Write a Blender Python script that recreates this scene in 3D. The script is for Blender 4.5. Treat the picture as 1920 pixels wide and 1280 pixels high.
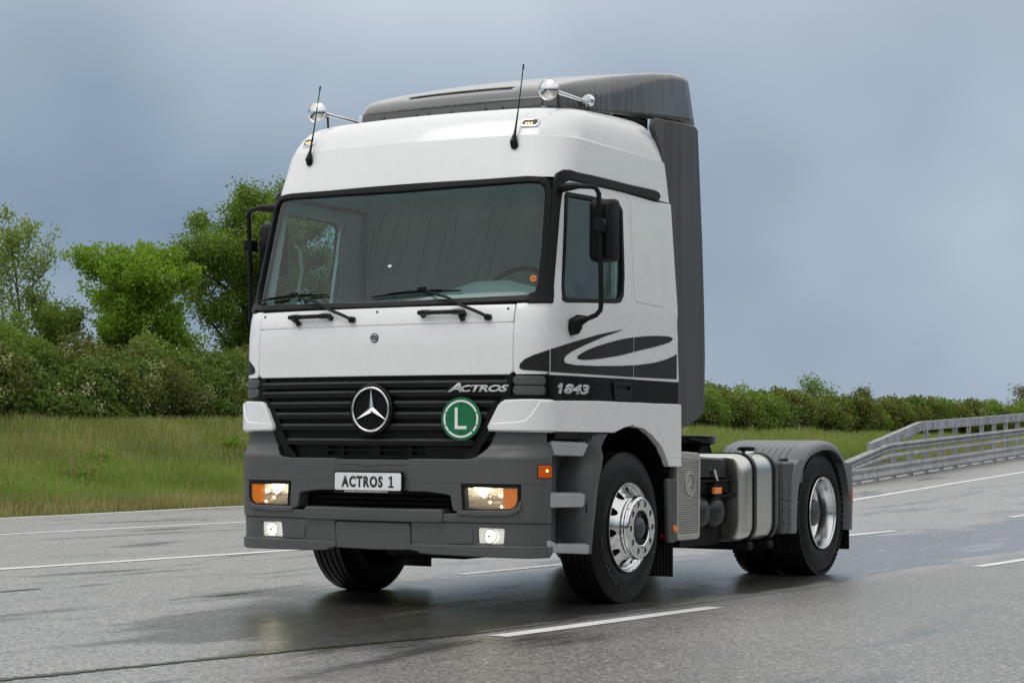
import bpy, bmesh, math, random
import numpy as np
from mathutils import Vector, Matrix
from mathutils.geometry import delaunay_2d_cdt
R = math.radians
DENOISE = True
scene = bpy.context.scene
COL = scene.collection
for o in list(bpy.data.objects): bpy.data.objects.remove(o)

# ------------------------------------------------------------------ camera
cam_data = bpy.data.cameras.new('camera')
cam = bpy.data.objects.new('camera', cam_data); COL.objects.link(cam)
cam_data.sensor_width = 36; cam_data.lens = 68.474; cam_data.clip_end = 3000; cam_data.clip_start = .1
cam.matrix_world = Matrix((
    (0.864305, 0.021874, 0.502493, 7.2352), (0.502935, -0.049087, -0.862929, -10.6107),
    (0.005790, 0.998555, -0.053427, 1.0692), (0, 0, 0, 1)))
scene.camera = cam

# ------------------------------------------------------------------ sky and sun
SUN_EL, SUN_AZ = 58, 205          # degrees; high and diffuse behind the cloud
world = bpy.data.worlds.new('World'); scene.world = world; world.use_nodes = True
nt = world.node_tree; nt.nodes.clear()
def wn(t, **k):
    n = nt.nodes.new(t)
    for a, v in k.items(): setattr(n, a, v)
    return n
wout = wn('ShaderNodeOutputWorld'); 
sky = wn('ShaderNodeTexSky', sky_type='NISHITA', sun_disc=False, sun_elevation=R(SUN_EL), sun_rotation=R(SUN_AZ), air_density=1.2, dust_density=2.5, ozone_density=1.5)
bg1 = wn('ShaderNodeBackground'); bg1.inputs[1].default_value = .05
nt.links.new(sky.outputs[0], bg1.inputs[0])
tc = wn('ShaderNodeTexCoord'); mp = wn('ShaderNodeMapping'); mp.inputs['Scale'].default_value = (1, 1, 1.15); mp.inputs['Location'].default_value = (-2.027, .512, -1.349)
nt.links.new(tc.outputs['Generated'], mp.inputs[0])
n1 = wn('ShaderNodeTexNoise'); n1.inputs['Scale'].default_value = 2.2; n1.inputs['Detail'].default_value = 4; n1.inputs['Roughness'].default_value = .46; n1.inputs['Distortion'].default_value = .15
nt.links.new(mp.outputs[0], n1.inputs[0])
cr = wn('ShaderNodeValToRGB'); e = cr.color_ramp.elements
e[0].position = .38; e[0].color = (.215, .303, .415, 1); e[1].position = .63; e[1].color = (.53, .62, .72, 1)
nt.links.new(n1.outputs[0], cr.inputs[0])
# an overcast deck is brighter and whiter overhead than at the horizon
sx = wn('ShaderNodeSeparateXYZ'); nt.links.new(tc.outputs['Generated'], sx.inputs[0])
el = wn('ShaderNodeMapRange'); el.inputs[1].default_value = .13; el.inputs[2].default_value = .45; el.inputs[3].default_value = 1.0; el.inputs[4].default_value = 1.62
nt.links.new(sx.outputs[2], el.inputs[0])
eh = wn('ShaderNodeMapRange', interpolation_type='SMOOTHSTEP'); eh.inputs[1].default_value = .12; eh.inputs[2].default_value = .42
nt.links.new(sx.outputs[2], eh.inputs[0])
mc = wn('ShaderNodeMixRGB'); nt.links.new(eh.outputs[0], mc.inputs[0]); nt.links.new(cr.outputs[0], mc.inputs[1]); mc.inputs[2].default_value = (.66, .66, .645, 1)
bg2 = wn('ShaderNodeBackground'); nt.links.new(mc.outputs[0], bg2.inputs[0]); nt.links.new(el.outputs[0], bg2.inputs[1])
mx = wn('ShaderNodeMixShader'); mx.inputs[0].default_value = .93
nt.links.new(bg1.outputs[0], mx.inputs[1]); nt.links.new(bg2.outputs[0], mx.inputs[2]); nt.links.new(mx.outputs[0], wout.inputs[0])

sun_d = bpy.data.lights.new('sun', 'SUN'); sun_d.energy = 1.0; sun_d.angle = R(35); sun_d.color = (1, .97, .93)
sun = bpy.data.objects.new('sun', sun_d); COL.objects.link(sun)
a, el_ = R(SUN_AZ), R(SUN_EL)
sdir = Vector((math.sin(a)*math.cos(el_), math.cos(a)*math.cos(el_), math.sin(el_)))   # towards the sun
sun.rotation_euler = sdir.to_track_quat('Z', 'Y').to_euler()
sun.location = (0, 0, 30)
vs = scene.view_settings
vs.view_transform = 'Standard'; vs.look = 'None'; vs.gamma = 1; vs.exposure = 0; vs.use_curve_mapping = False
scene.cycles.max_bounces = 8; scene.cycles.transparent_max_bounces = 12
scene.cycles.use_denoising = DENOISE
scene.cycles.sample_clamp_indirect = 12; scene.cycles.denoising_prefilter = 'ACCURATE'; scene.cycles.denoising_input_passes = 'RGB_ALBEDO_NORMAL'
# ---- body surfaces in metres: u runs round the plan outline from the centre line, z is height
def lerp_tab(tab, v):
    if v <= tab[0][0]: return tab[0][1]
    for (a, fa), (b, fb) in zip(tab, tab[1:]):
        if v <= b:
            t = (v-a)/(b-a); return fa+(fb-fa)*t
    return tab[-1][1]
CAB_F = [(1.0,.010),(1.70,.010),(1.80,.014),(1.90,.026),(1.97,.045),(2.03,.080),(2.79,.280),(2.86,.297),(3.4,.44)]
CAB_W = [(1.0,1.205),(2.0,1.205),(2.8,1.165),(3.4,1.13)]
def plan(u, F, W, sag, run, xa=1.0, flare=.02):
    s = 1 if u >= 0 else -1
    a = abs(u)
    ya = F+sag
    if a <= xa:
        return s*a, F+sag*(a/xa)**2
    yb = ya+run
    L = .34
    if a <= xa+L:
        t = (a-xa)/L
        cx, cy = W, ya+2*sag/xa*(W-xa)
        return s*((1-t)**2*xa+2*t*(1-t)*cx+t*t*W), (1-t)**2*ya+2*t*(1-t)*cy+t*t*yb
    y = yb+(a-xa-L)
    k = min(1, (y-yb)/.6)
    return s*(W+flare*(3*k*k-2*k**3)), y
def cab(u, z):
    F = lerp_tab(CAB_F, z); W = lerp_tab(CAB_W, z)
    x, y = plan(u, F, W, .08, .22)
    return (x, y, z)
BUM_F = [(.3,.012),(.40,.008),(.55,-.002),(.60,-.018),(.98,-.022),(1.2,0.0)]
def bumper(u, z):
    x, y = plan(u, lerp_tab(BUM_F, z), 1.213, .078, .23, flare=.01)
    return (x, y, z)
def side(y, z): return (1.22, y, z)
# ------------------------------------------------------------------ materials
MATS = {}
class N:
    """small node helper"""
    def __init__(s, name):
        s.m = bpy.data.materials.new(name); s.m.use_nodes = True; s.t = s.m.node_tree; s.t.nodes.clear()
        s.out = s.t.nodes.new('ShaderNodeOutputMaterial'); MATS[name] = s.m
    def n(s, t, ins=None, **k):
        x = s.t.nodes.new('ShaderNode'+t)
        for a, v in k.items(): setattr(x, a, v)
        for a, v in (ins or {}).items():
            if isinstance(v, tuple) and len(v) == 2 and hasattr(v[0], 'outputs'): s.t.links.new(v[0].outputs[v[1]], x.inputs[a])
            elif hasattr(v, 'outputs'): s.t.links.new(v.outputs[0], x.inputs[a])
            else: x.inputs[a].default_value = v
        return x
    def ramp(s, src, stops):
        x = s.n('ValToRGB', {0: src}); e = x.color_ramp.elements
        while len(e) < len(stops): e.new(.5)
        for q, (p, c) in zip(e, stops):
            q.position = p; q.color = c if len(c) == 4 else (*c, 1)
        return x
    def g(v): return (v, v, v, 1)
    def done(s, x): s.t.links.new(x.outputs[0], s.out.inputs[0]); return s.m
def gray(v): return (v, v, v, 1)
def plain(name, col, rough=.5, metal=0., coat=0., var=.06, scale=6., bump=0., bscale=400., emis=None, es=0., spec=.5, drops=False, rv=.12):
    """principled with slight cloudy colour/roughness variation and optional fine grain"""
    s = N(name); tc = s.n('TexCoord')
    no = s.n('TexNoise', {'Vector': (tc, 3), 'Scale': scale, 'Detail': 4})
    c0 = tuple(max(0, c*(1-var)) for c in col[:3]); c1 = tuple(min(1, c*(1+var)) for c in col[:3])
    rc = s.ramp(no, [(.3, c0), (.7, c1)])
    rr = s.n('MapRange', {0: no, 1: .3, 2: .7, 3: max(.02, rough*(1-rv)), 4: min(1, rough*(1+rv))})
    b = s.n('BsdfPrincipled', {'Base Color': rc, 'Roughness': rr, 'Metallic': metal, 'Coat Weight': coat, 'Coat Roughness': .08, 'Specular IOR Level': spec})
    if emis: b.inputs['Emission Color'].default_value = (*emis, 1); b.inputs['Emission Strength'].default_value = es
    if bump or drops:
        h = None
        if bump:
            n2 = s.n('TexNoise', {'Vector': (tc, 3), 'Scale': bscale, 'Detail': 2})
            bp = s.n('Bump', {'Height': n2, 'Strength': bump, 'Distance': .002}); h = bp
        if drops:     # rain beads
            v = s.n('TexVoronoi', {'Vector': (tc, 3), 'Scale': 55., 'Randomness': 1.})
            dr = s.n('MapRange', {0: (v, 0), 1: .12, 2: .22, 3: 1., 4: 0.})
            cs = s.n('SeparateColor', {0: (v, 1)})
            gt = s.n('Math', {0: (cs, 0), 1: .55}, operation='GREATER_THAN')
            mu = s.n('Math', {0: dr, 1: gt}, operation='MULTIPLY')
            bp = s.n('Bump', {'Height': mu, 'Strength': .5, 'Distance': .002})
            if h: s.t.links.new(h.outputs[0], bp.inputs['Normal'])
            h = bp
        s.t.links.new(h.outputs[0], b.inputs['Normal'])
    return s.done(b)

plain('white_paint', (.80, .815, .825), .28, coat=.6, var=.012)
plain('grey_paint', (.10, .106, .114), .28, coat=.4, var=.05)
plain('light_grey', (.33, .345, .355), .5, var=.06)
plain('fender_grey', (.15, .158, .168), .36, var=.10)
plain('black_plastic', (.0055, .006, .0065), .42, var=.15, bump=.2, spec=.2)
plain('black_gloss', (.0055, .006, .0065), .25, var=.1, spec=.28)
plain('band_black', (.0045, .005, .0055), .32, spec=.14)
plain('graphic', (.019, .019, .0185), .35, spec=.25)
plain('rubber', (.0048, .0048, .005), .5, spec=.2, var=.2, bump=.3, bscale=250)
plain('tread', (.0045, .0045, .005), .4, spec=.2, var=.3, bump=.4, bscale=120)
plain('under', (.005, .005, .0055), .6, var=.3, spec=.2)
plain('chrome', (.78, .79, .80), .09, metal=1, var=.01)
plain('silver', (.78, .79, .80), .2, metal=1, var=.02)
plain('rim_alu', (.70, .71, .72), .19, metal=1, var=.02, bump=.02)
plain('shield', (.40, .395, .37), .5, var=.08, metal=.25)
def streaked(name, col, rough, metal=0., v=.12, sc=(38., 38., 1.3)):
    """weathered surface: faint vertical rain runs over cloudy fading"""
    s = N(name); tc = s.n('TexCoord'); m_ = s.n('Mapping', {0: (tc, 3), 'Scale': sc})
    a = s.n('TexNoise', {'Vector': m_, 'Scale': 1., 'Detail': 3., 'Roughness': .6}); b = s.n('TexNoise', {'Vector': (tc, 3), 'Scale': 2.2, 'Detail': 5.})
    f = s.n('MixRGB', {0: .5, 1: a, 2: b}); c = s.ramp(f, [(.36, tuple(q*(1-v) for q in col)), (.62, tuple(q*(1+v) for q in col))])
    n2 = s.n('TexNoise', {'Vector': (tc, 3), 'Scale': 450., 'Detail': 2.})
    r_ = s.n('MapRange', {0: f, 1: .35, 2: .65, 3: rough*1.2, 4: rough*.75})
    s.done(s.n('BsdfPrincipled', {'Base Color': c, 'Roughness': r_, 'Metallic': metal, 'Normal': s.n('Bump', {'Height': n2, 'Strength': .2, 'Distance': .002})}))
streaked('grey_plastic', (.077, .079, .082), .46, v=.06)
streaked('galv', (.31, .322, .332), .45, metal=.4, v=.30, sc=(9., 9., 1.5))
plain('amber', (.75, .19, .01), .15, var=.1, scale=60, emis=(1, .25, .02), es=.10, coat=.5)
plain('amber_lit', (.50, .075, .004), .15, var=.25, scale=40, emis=(1, .18, .01), es=.10, coat=.5)
plain('badge_silver', (.52, .535, .54), .35, metal=.2)
plain('amber_bulb', (1, .6, .2), .3, emis=(1, .55, .15), es=4.5)
plain('red', (.5, .01, .01), .3)
plain('sign_green', (.008, .15, .062), .3, coat=.3, var=.05)
plain('sign_white', (.82, .82, .80), .4)
plain('print_black', (.012, .012, .013), .4)
plain('plate_white', (.76, .78, .80), .3, coat=.3)
plain('orange_sticker', (.75, .22, .03), .4)
plain('interior_grey', (.28, .31, .305), .7, var=.08)
plain('interior_dark', (.37, .38, .38), .85, var=.15, scale=3)
plain('interior_light', (.66, .70, .72), .7)
plain('lamp_bulb', (1, .95, .85), .3, emis=(1, .86, .62), es=8)
plain('lamp_glow', (1, .9, .75), .3, emis=(1, .75, .45), es=3)
plain('slat_highlight_grey', (.045, .047, .050), .45, var=.1)
plain('fog_white', (.6, .61, .61), .25, var=.05, emis=(1, .93, .8), es=.35)
plain('steel_dark', (.05, .052, .056), .4, metal=.6, var=.2)
plain('mirror_glass', (.8, .8, .8), .02, metal=1)

# spoiler paint with rain runs down its sides, a smooth wet film on its top
s = N('spoiler_grey'); tc = s.n('TexCoord'); ge = s.n('NewGeometry')
mp_ = s.n('Mapping', {0: (tc, 3), 'Scale': (60., 60., 2.2)})
no = s.n('TexNoise', {'Vector': mp_, 'Scale': 1., 'Detail': 3., 'Roughness': .6})
nz = s.n('SeparateXYZ', {0: (ge, 1)}); az = s.n('Math', {0: (nz, 2)}, operation='ABSOLUTE')
sd_ = s.n('MapRange', {0: az, 1: .35, 2: .75, 3: 1., 4: 0.})
cl = s.ramp(no, [(.42, (.036, .039, .042)), (.60, (.085, .091, .096))])
cm = s.n('MixRGB', {0: sd_, 1: (.05, .054, .058, 1), 2: cl})
bp = s.n('Bump', {'Height': no, 'Strength': s.n('Math', {0: sd_, 1: .25}, operation='MULTIPLY'), 'Distance': .002})
s.done(s.n('BsdfPrincipled', {'Base Color': cm, 'Roughness': .30, 'Normal': bp, 'Coat Weight': 1., 'Coat Roughness': .10}))
# side fairing: matt dark grey, faint runs
s = N('fairing_grey'); tc = s.n('TexCoord')
mp_ = s.n('Mapping', {0: (tc, 3), 'Scale': (25., 25., .5)})
no = s.n('TexNoise', {'Vector': mp_, 'Scale': 1., 'Detail': 3.})
cl = s.ramp(no, [(.38, (.050, .052, .055)), (.5, (.066, .069, .073)), (.7, (.072, .075, .079))])
s.done(s.n('BsdfPrincipled', {'Base Color': cl, 'Roughness': .5}))
# brushed tank metal
s = N('tank_metal'); tc = s.n('TexCoord')
mp_ = s.n('Mapping', {0: (tc, 3), 'Scale': (3., 3., 90.)})
no = s.n('TexNoise', {'Vector': mp_, 'Scale': 3., 'Detail': 3.})
cl = s.ramp(no, [(.3, (.58, .575, .54)), (.7, (.70, .69, .655))])
bp = s.n('Bump', {'Height': no, 'Strength': .02, 'Distance': .002})
s.done(s.n('BsdfPrincipled', {'Base Color': cl, 'Roughness': .28, 'Metallic': 1., 'Normal': bp}))
# glass: clear tinted sheet, sky reflections by Fresnel; top shade band on the windscreen; rain on it
def glass(name, tint, band=None, rain=True):
    s = N(name); tc = s.n('TexCoord'); geo = s.n('NewGeometry')
    col = s.n('RGB'); col.outputs[0].default_value = (*tint, 1)
    if band:
        sp = s.n('SeparateXYZ', {0: (geo, 0)})
        mr = s.n('MapRange', {0: (sp, 2), 1: 2.58, 2: 2.72, 3: 0., 4: 1.}, interpolation_type='SMOOTHSTEP')
        col = s.n('MixRGB', {0: mr, 1: (*tint, 1), 2: (*band, 1)})
    tr = s.n('BsdfTransparent', {0: col})
    gl = s.n('BsdfGlossy', {0: (.95, .97, .97, 1), 'Roughness': .015})
    io = s.n('MapRange', {0: (geo, 6), 3: 1.5, 4: 1/1.5}); fr = s.n('Fresnel', {0: io})
    if rain:
        mp_ = s.n('Mapping', {0: (tc, 3), 'Scale': (28., 28., 1.6)})
        n1 = s.n('TexNoise', {'Vector': mp_, 'Scale': 1., 'Detail': 3., 'Distortion': .8})
        v = s.n('TexVoronoi', {'Vector': (tc, 3), 'Scale': 120.})
        dr = s.n('MapRange', {0: (v, 0), 1: .1, 2: .35, 3: 1., 4: 0.})
        n3 = s.n('TexNoise', {'Vector': (tc, 3), 'Scale': 2.5, 'Detail': 2.})
        wm = s.n('MapRange', {0: n3, 1: .45, 2: .6, 3: 0., 4: 1.})
        dm = s.n('Math', {0: dr, 1: wm}, operation='MULTIPLY')
        ad = s.n('Math', {0: n1, 1: dm}, operation='ADD')
        bp = s.n('Bump', {'Height': ad, 'Strength': .18, 'Distance': .003})
        s.t.links.new(bp.outputs[0], gl.inputs['Normal'])
    fm = s.n('Math', {0: fr, 1: 1.05}, operation='MULTIPLY')
    s.done(s.n('MixShader', {0: fm, 1: tr, 2: gl}))
glass('windscreen_glass', (.62, .82, .80), (.10, .42, .45))
glass('door_glass', (.58, .70, .67))
s = N('rain_water'); s.done(s.n('MixShader', {0: .08, 1: s.n('BsdfTransparent', {0: (.66, .70, .70, 1)}), 2: s.n('BsdfGlossy', {0: (.3, .33, .35, 1), 'Roughness': .3})}))
glass('lens_glass', (.93, .95, .95), rain=False)

plain('hub_grey', (.045, .05, .056), .35, var=.1)
plain('air_tank', (.022, .024, .026), .3, var=.1)
plain('fender_dark', (.058, .060, .064), .45, var=.1)
s = N('letter_rubber'); s.done(s.n('BsdfPrincipled', {'Base Color': (.035, .036, .038, 1), 'Roughness': .5}))
s = N('reflector'); tc = s.n('TexCoord')
v1 = s.n('TexVoronoi', {'Vector': (tc, 3), 'Scale': 45.}); wv = s.n('TexWave', {'Vector': (tc, 3), 'Scale': 60., 'Distortion': 2.})
ad = s.n('Math', {0: (v1, 0), 1: (wv, 1)}, operation='ADD')
bp = s.n('Bump', {'Height': ad, 'Strength': .8, 'Distance': .01})
s.done(s.n('BsdfPrincipled', {'Base Color': (.85, .84, .80, 1), 'Metallic': 1., 'Roughness': .3, 'Normal': bp, 'Emission Color': (1, .78, .5, 1), 'Emission Strength': .06}))
s = N('fog_face'); tc = s.n('TexCoord')
v1 = s.n('TexNoise', {'Vector': (tc, 3), 'Scale': 42., 'Detail': 3.})
es = s.n('MapRange', {0: v1, 1: .42, 2: .58, 3: .8, 4: 14.})
s.done(s.n('BsdfPrincipled', {'Base Color': (.8, .78, .72, 1), 'Metallic': 1., 'Roughness': .15, 'Emission Color': (1, .86, .62, 1), 'Emission Strength': es}))
s = N('rim_dark'); s.done(s.n('BsdfPrincipled', {'Base Color': (.02, .02, .022, 1), 'Roughness': .4}))


# ------------------------------------------------------------------ mesh helpers
def link(o, parent=None):
    COL.objects.link(o)
    if parent is not None: o.parent = parent
    return o
def tag(o, label=None, cat=None, group=None, kind=None):
    for k, v in (('label', label), ('category', cat), ('group', group), ('kind', kind)):
        if v: o[k] = v
    return o
def empty(name, loc=(0, 0, 0), parent=None):
    o = bpy.data.objects.new(name, None); o.location = loc; o.empty_display_size = .2
    return link(o, parent)
class MB:
    def __init__(s): s.v = []; s.f = []
    def add(s, vs, fs):
        b = len(s.v); s.v += [tuple(q) for q in vs]; s.f += [tuple(i+b for i in f) for f in fs]; return s
    def box(s, x0, x1, y0, y1, z0, z1):
        return s.add([(x, y, z) for z in (z0, z1) for y in (y0, y1) for x in (x0, x1)],
                     [(0, 2, 3, 1), (4, 5, 7, 6), (0, 1, 5, 4), (2, 6, 7, 3), (0, 4, 6, 2), (1, 3, 7, 5)])
    def prism(s, poly, axis, a0, a1):
        """polygon in the two other axes, extruded along axis"""
        n = len(poly); vs = []
        for a in (a0, a1):
            for q in poly:
                w = list(q); w.insert(axis, a); vs.append(tuple(w))
        return s.add(vs, [tuple(range(n))[::-1], tuple(range(n, 2*n))]+[(i, (i+1) % n, n+(i+1) % n, n+i) for i in range(n)])
    def tube(s, path, r, seg=10, cap=True):
        path = [Vector(q) for q in path]; n = len(path); rr = r if isinstance(r, (list, tuple)) else [r]*n
        up = None; rings = []
        for i, q in enumerate(path):
            d = (path[min(i+1, n-1)]-path[max(i-1, 0)]).normalized()
            if up is None:
                up = Vector((0, 0, 1)) if abs(d.z) < .9 else Vector((1, 0, 0))
            a = (up-d*up.dot(d)).normalized(); b = d.cross(a); up = a
            rings.append([q+(a*math.cos(t)+b*math.sin(t))*rr[i] for t in (2*math.pi*k/seg for k in range(seg))])
        return s.loft(rings, True, cap)
    def loft(s, rings, closed=True, cap=False):
        m = len(rings[0]); vs = [tuple(q) for r_ in rings for q in r_]; fs = []
        for i in range(len(rings)-1):
            for k in range(m if closed else m-1):
                k2 = (k+1) % m; fs.append((i*m+k, i*m+k2, (i+1)*m+k2, (i+1)*m+k))
        if cap: fs += [tuple(range(m))[::-1], tuple(range((len(rings)-1)*m, len(rings)*m))]
        return s.add(vs, fs)
    def lathe(s, prof, origin, axis='x', seg=48, cap=False):
        """prof: (distance along axis, radius)"""
        ox, oy, oz = origin; rings = []
        for a, r in prof:
            ring = []
            for k in range(seg):
                t = 2*math.pi*k/seg; c, q = r*math.cos(t), r*math.sin(t)
                ring.append({'x': (ox+a, oy+c, oz+q), 'y': (ox+c, oy+a, oz+q), 'z': (ox+c, oy+q, oz+a)}[axis])
            rings.append(ring)
        return s.loft(rings, True, cap)
    def build(s, name, mat, parent=None, smooth=35, bevel=0, bseg=2):
        me = bpy.data.meshes.new(name); me.from_pydata(s.v, [], s.f); me.update()
        bm = bmesh.new(); bm.from_mesh(me); bmesh.ops.recalc_face_normals(bm, faces=bm.faces)
        bm.to_mesh(me); bm.free()
        if smooth:
            me.shade_smooth() if hasattr(me, 'shade_smooth') else None
            me.set_sharp_from_angle(angle=R(smooth))
        me.materials.append(MATS[mat])
        o = link(bpy.data.objects.new(name, me), parent)
        if bevel:
            b = o.modifiers.new('bevel', 'BEVEL'); b.width = bevel; b.segments = bseg; b.limit_method = 'ANGLE'; b.angle_limit = R(40); b.harden_normals = True
        return o
def copy_tree(o, parent=None):
    c = o.copy(); COL.objects.link(c); c.parent = parent
    for ch in o.children: copy_tree(ch, c)
    return c

def inside(pt, poly):
    x, y = pt; c = False; n = len(poly); j = n-1
    for i in range(n):
        xi, yi = poly[i]; xj, yj = poly[j]
        if (yi > y) != (yj > y) and x < (xj-xi)*(y-yi)/(yj-yi)+xi: c = not c
        j = i
    return c
def segdist(p, a, b):
    ax, ay = a; dx, dy = b[0]-ax, b[1]-ay; L = dx*dx+dy*dy
    t = 0 if L == 0 else max(0, min(1, ((p[0]-ax)*dx+(p[1]-ay)*dy)/L))
    return math.hypot(p[0]-ax-t*dx, p[1]-ay-t*dy)
def resample(poly, step):
    out = []; n = len(poly)
    for i in range(n):
        a, b = poly[i], poly[(i+1) % n]; L = math.hypot(b[0]-a[0], b[1]-a[1]); k = max(1, math.ceil(L/step))
        out += [(a[0]+(b[0]-a[0])*j/k, a[1]+(b[1]-a[1])*j/k) for j in range(k)]
    return out
def roundpoly(poly, r, seg=4):
    """round every corner of a polygon"""
    out = []; n = len(poly)
    for i in range(n):
        p0, p1, p2 = (Vector(poly[(i+k) % n]) for k in (-1, 0, 1))
        a, b = p0-p1, p2-p1; d = min(r, a.length*.45, b.length*.45)
        A, B = p1+a.normalized()*d, p1+b.normalized()*d
        for k in range(seg+1):
            t = k/seg; q = A*(1-t)**2+p1*2*t*(1-t)+B*t*t; out.append((q.x, q.y))
    return out
def area2(poly): return sum(poly[i][0]*poly[(i+1) % len(poly)][1]-poly[(i+1) % len(poly)][0]*poly[i][1] for i in range(len(poly)))/2
CORE = Vector((0, 1.2, 1.8))
def panel(name, outline, surf, mat, parent, holes=(), thick=.02, off=0., grid=.06, bev=.004, up=None):
    """a sheet cut to a 2D outline, laid on a curved surface, with a rolled edge and a return"""
    loops = []
    for k, L in enumerate([outline]+list(holes)):
        L = resample(list(L), grid*.75)
        if (area2(L) > 0) != (k == 0): L = L[::-1]
        loops.append(L)
    pts = []; edges = []; ring_ids = []
    for L in loops:
        b = len(pts); pts += L; ids = list(range(b, b+len(L))); ring_ids.append(ids)
        edges += [(ids[i], ids[(i+1) % len(ids)]) for i in range(len(ids))]
    xs = [q[0] for q in loops[0]]; ys = [q[1] for q in loops[0]]
    nb = len(pts)
    gx = np.arange(math.floor(min(xs)/grid)*grid, max(xs), grid); gy = np.arange(math.floor(min(ys)/grid)*grid, max(ys), grid)
    for x in gx:
        for y in gy:
            q = (float(x), float(y))
            if not inside(q, loops[0]) or any(inside(q, h) for h in loops[1:]): continue
            if min(segdist(q, L[i-1], L[i]) for L in loops for i in range(len(L))) < grid*.45: continue
            pts.append(q)
    vo, eo, fo, ov, oe, of = delaunay_2d_cdt([Vector(q) for q in pts], edges, [], 0, 1e-6, True)
    back = {}
    for i, lst in enumerate(ov):
        for q in lst: back[q] = i
    P2 = [(q.x, q.y) for q in vo]
    def P(u, z): return Vector(surf(u, z))
    def frame(u, z):
        h = .004
        a, b = P(u+h, z)-P(u-h, z), P(u, z+h)-P(u, z-h); n = a.cross(b)
        return n.normalized()
    c2 = P2[0]; n0 = frame(*c2)
    ref = Vector(up) if up else (P(*c2)-Vector((0, CORE.y, P(*c2).z)))
    sg = 1 if n0.dot(ref) > 0 else -1
    verts = []; nor = []
    for q in P2:
        n = frame(*q)*sg; verts.append(P(*q)+n*off); nor.append(n)
    faces = []
    for f in fo:
        cx = sum(P2[i][0] for i in f)/3; cy = sum(P2[i][1] for i in f)/3
        if not inside((cx, cy), loops[0]) or any(inside((cx, cy), h) for h in loops[1:]): continue
        a, b, c = (verts[i] for i in f)
        if (b-a).cross(c-a).dot(nor[f[0]]) < 0: f = f[::-1]
        faces.append(tuple(f))
    for ids, L in zip(ring_ids, loops):
        n = len(L); r1 = []; r2 = []; r3 = []
        for i in range(n):
            a, b, c = L[i-1], L[i], L[(i+1) % n]
            t = Vector((c[0]-a[0], c[1]-a[1])); t = t.normalized() if t.length else Vector((1, 0))
            o2 = (t.y, -t.x)           # outward for ccw outer / cw hole
            nn = frame(*b)*sg
            pb = P(*b); out = (P(b[0]+o2[0]*.004, b[1]+o2[1]*.004)-pb).normalized()
            r1.append(back[ids[i]])
            r2.append(len(verts)); verts.append(pb+nn*(off-bev)+out*bev); nor.append(out)
            r3.append(len(verts)); verts.append(pb+nn*(off-thick)+out*bev); nor.append(out)
        for A, B in ((r1, r2), (r2, r3)):
            for i in range(n):
                j = (i+1) % n; f = (A[i], B[i], B[j], A[j])
                nf = (verts[f[1]]-verts[f[0]]).cross(verts[f[2]]-verts[f[0]])
                if nf.dot(nor[B[i]]) < 0: f = f[::-1]
                faces.append(f)
    me = bpy.data.meshes.new(name); me.from_pydata([tuple(q) for q in verts], [], faces); me.update()
    me.shade_smooth(); me.normals_split_custom_set_from_vertices([tuple(q) for q in nor])
    me.materials.append(MATS[mat])
    return link(bpy.data.objects.new(name, me), parent)
def mirror(poly): return [(-q[0], q[1]) for q in poly]
def clip(poly, u, keep_less):
    out = []; n = len(poly)
    for i in range(n):
        a, b = poly[i-1], poly[i]; ia = (a[0] <= u) == keep_less; ib = (b[0] <= u) == keep_less
        if ia != ib:
            t = (u-a[0])/(b[0]-a[0]); out.append((u, a[1]+(b[1]-a[1])*t))
        if ib: out.append(b)
    return out
def smoothpoly(poly, n=3):
    """Catmull-Rom through the points of a closed outline"""
    out = []; m = len(poly)
    for i in range(m):
        p = [Vector(poly[(i+k-1) % m]) for k in range(4)]
        for j in range(n):
            t = j/n
            q = .5*((2*p[1])+(p[2]-p[0])*t+(2*p[0]-5*p[1]+4*p[2]-p[3])*t*t+(3*p[1]-p[0]-3*p[2]+p[3])*t**3)
            out.append((q.x, q.y))
    return out
def text_mesh(txt, name, mat, parent, place, width, height, shear=0., bold=0., extr=.004, spacing=1.):
    """lettering: a font outline turned into mesh; place maps (s,t) in metres to 3D"""
    cu = bpy.data.curves.new(name, 'FONT'); cu.body = txt; cu.size = 1; cu.shear = shear; cu.offset = bold; cu.resolution_u = 3; cu.space_character = spacing
    ob = bpy.data.objects.new(name, cu); COL.objects.link(ob)
    dg = bpy.context.evaluated_depsgraph_get(); me = bpy.data.meshes.new_from_object(ob.evaluated_get(dg))
    bpy.data.objects.remove(ob); bpy.data.curves.remove(cu)
    bm = bmesh.new(); bm.from_mesh(me); bmesh.ops.remove_doubles(bm, verts=bm.verts, dist=1e-4)
    bmesh.ops.triangulate(bm, faces=bm.faces)
    xs = [v.co.x for v in bm.verts]; ys = [v.co.y for v in bm.verts]
    x0, x1, y0, y1 = min(xs), max(xs), min(ys), max(ys)
    q = bmesh.ops.extrude_face_region(bm, geom=bm.faces[:]); top = {g for g in q['geom'] if isinstance(g, bmesh.types.BMVert)}
    for v in bm.verts:
        s_ = (v.co.x-x0)/(x1-x0)*width; t_ = (v.co.y-y0)/(y1-y0)*height
        v.co = place(s_, t_, extr if v in top else 0.)
    bmesh.ops.recalc_face_normals(bm, faces=bm.faces)
    bm.to_mesh(me); bm.free(); me.name = name
    me.materials.clear(); me.materials.append(MATS[mat])
    return link(bpy.data.objects.new(name, me), parent)
def on_surf(surf, u0, z0, off, sgn=1):
    """place function for lettering on a body surface (sgn -1: far side, reading the other way)"""
    def f(s_, t_, e):
        u, z = u0+sgn*s_, z0+t_; h = .004
        P = Vector(surf(u, z)); a = Vector(surf(u+h, z))-Vector(surf(u-h, z)); b = Vector(surf(u, z+h))-Vector(surf(u, z-h))
        n = a.cross(b).normalized()
        if n.dot(P-Vector((0, 1.2, P.z))) < 0: n = -n
        return P+n*(off+e)
    return f
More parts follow.
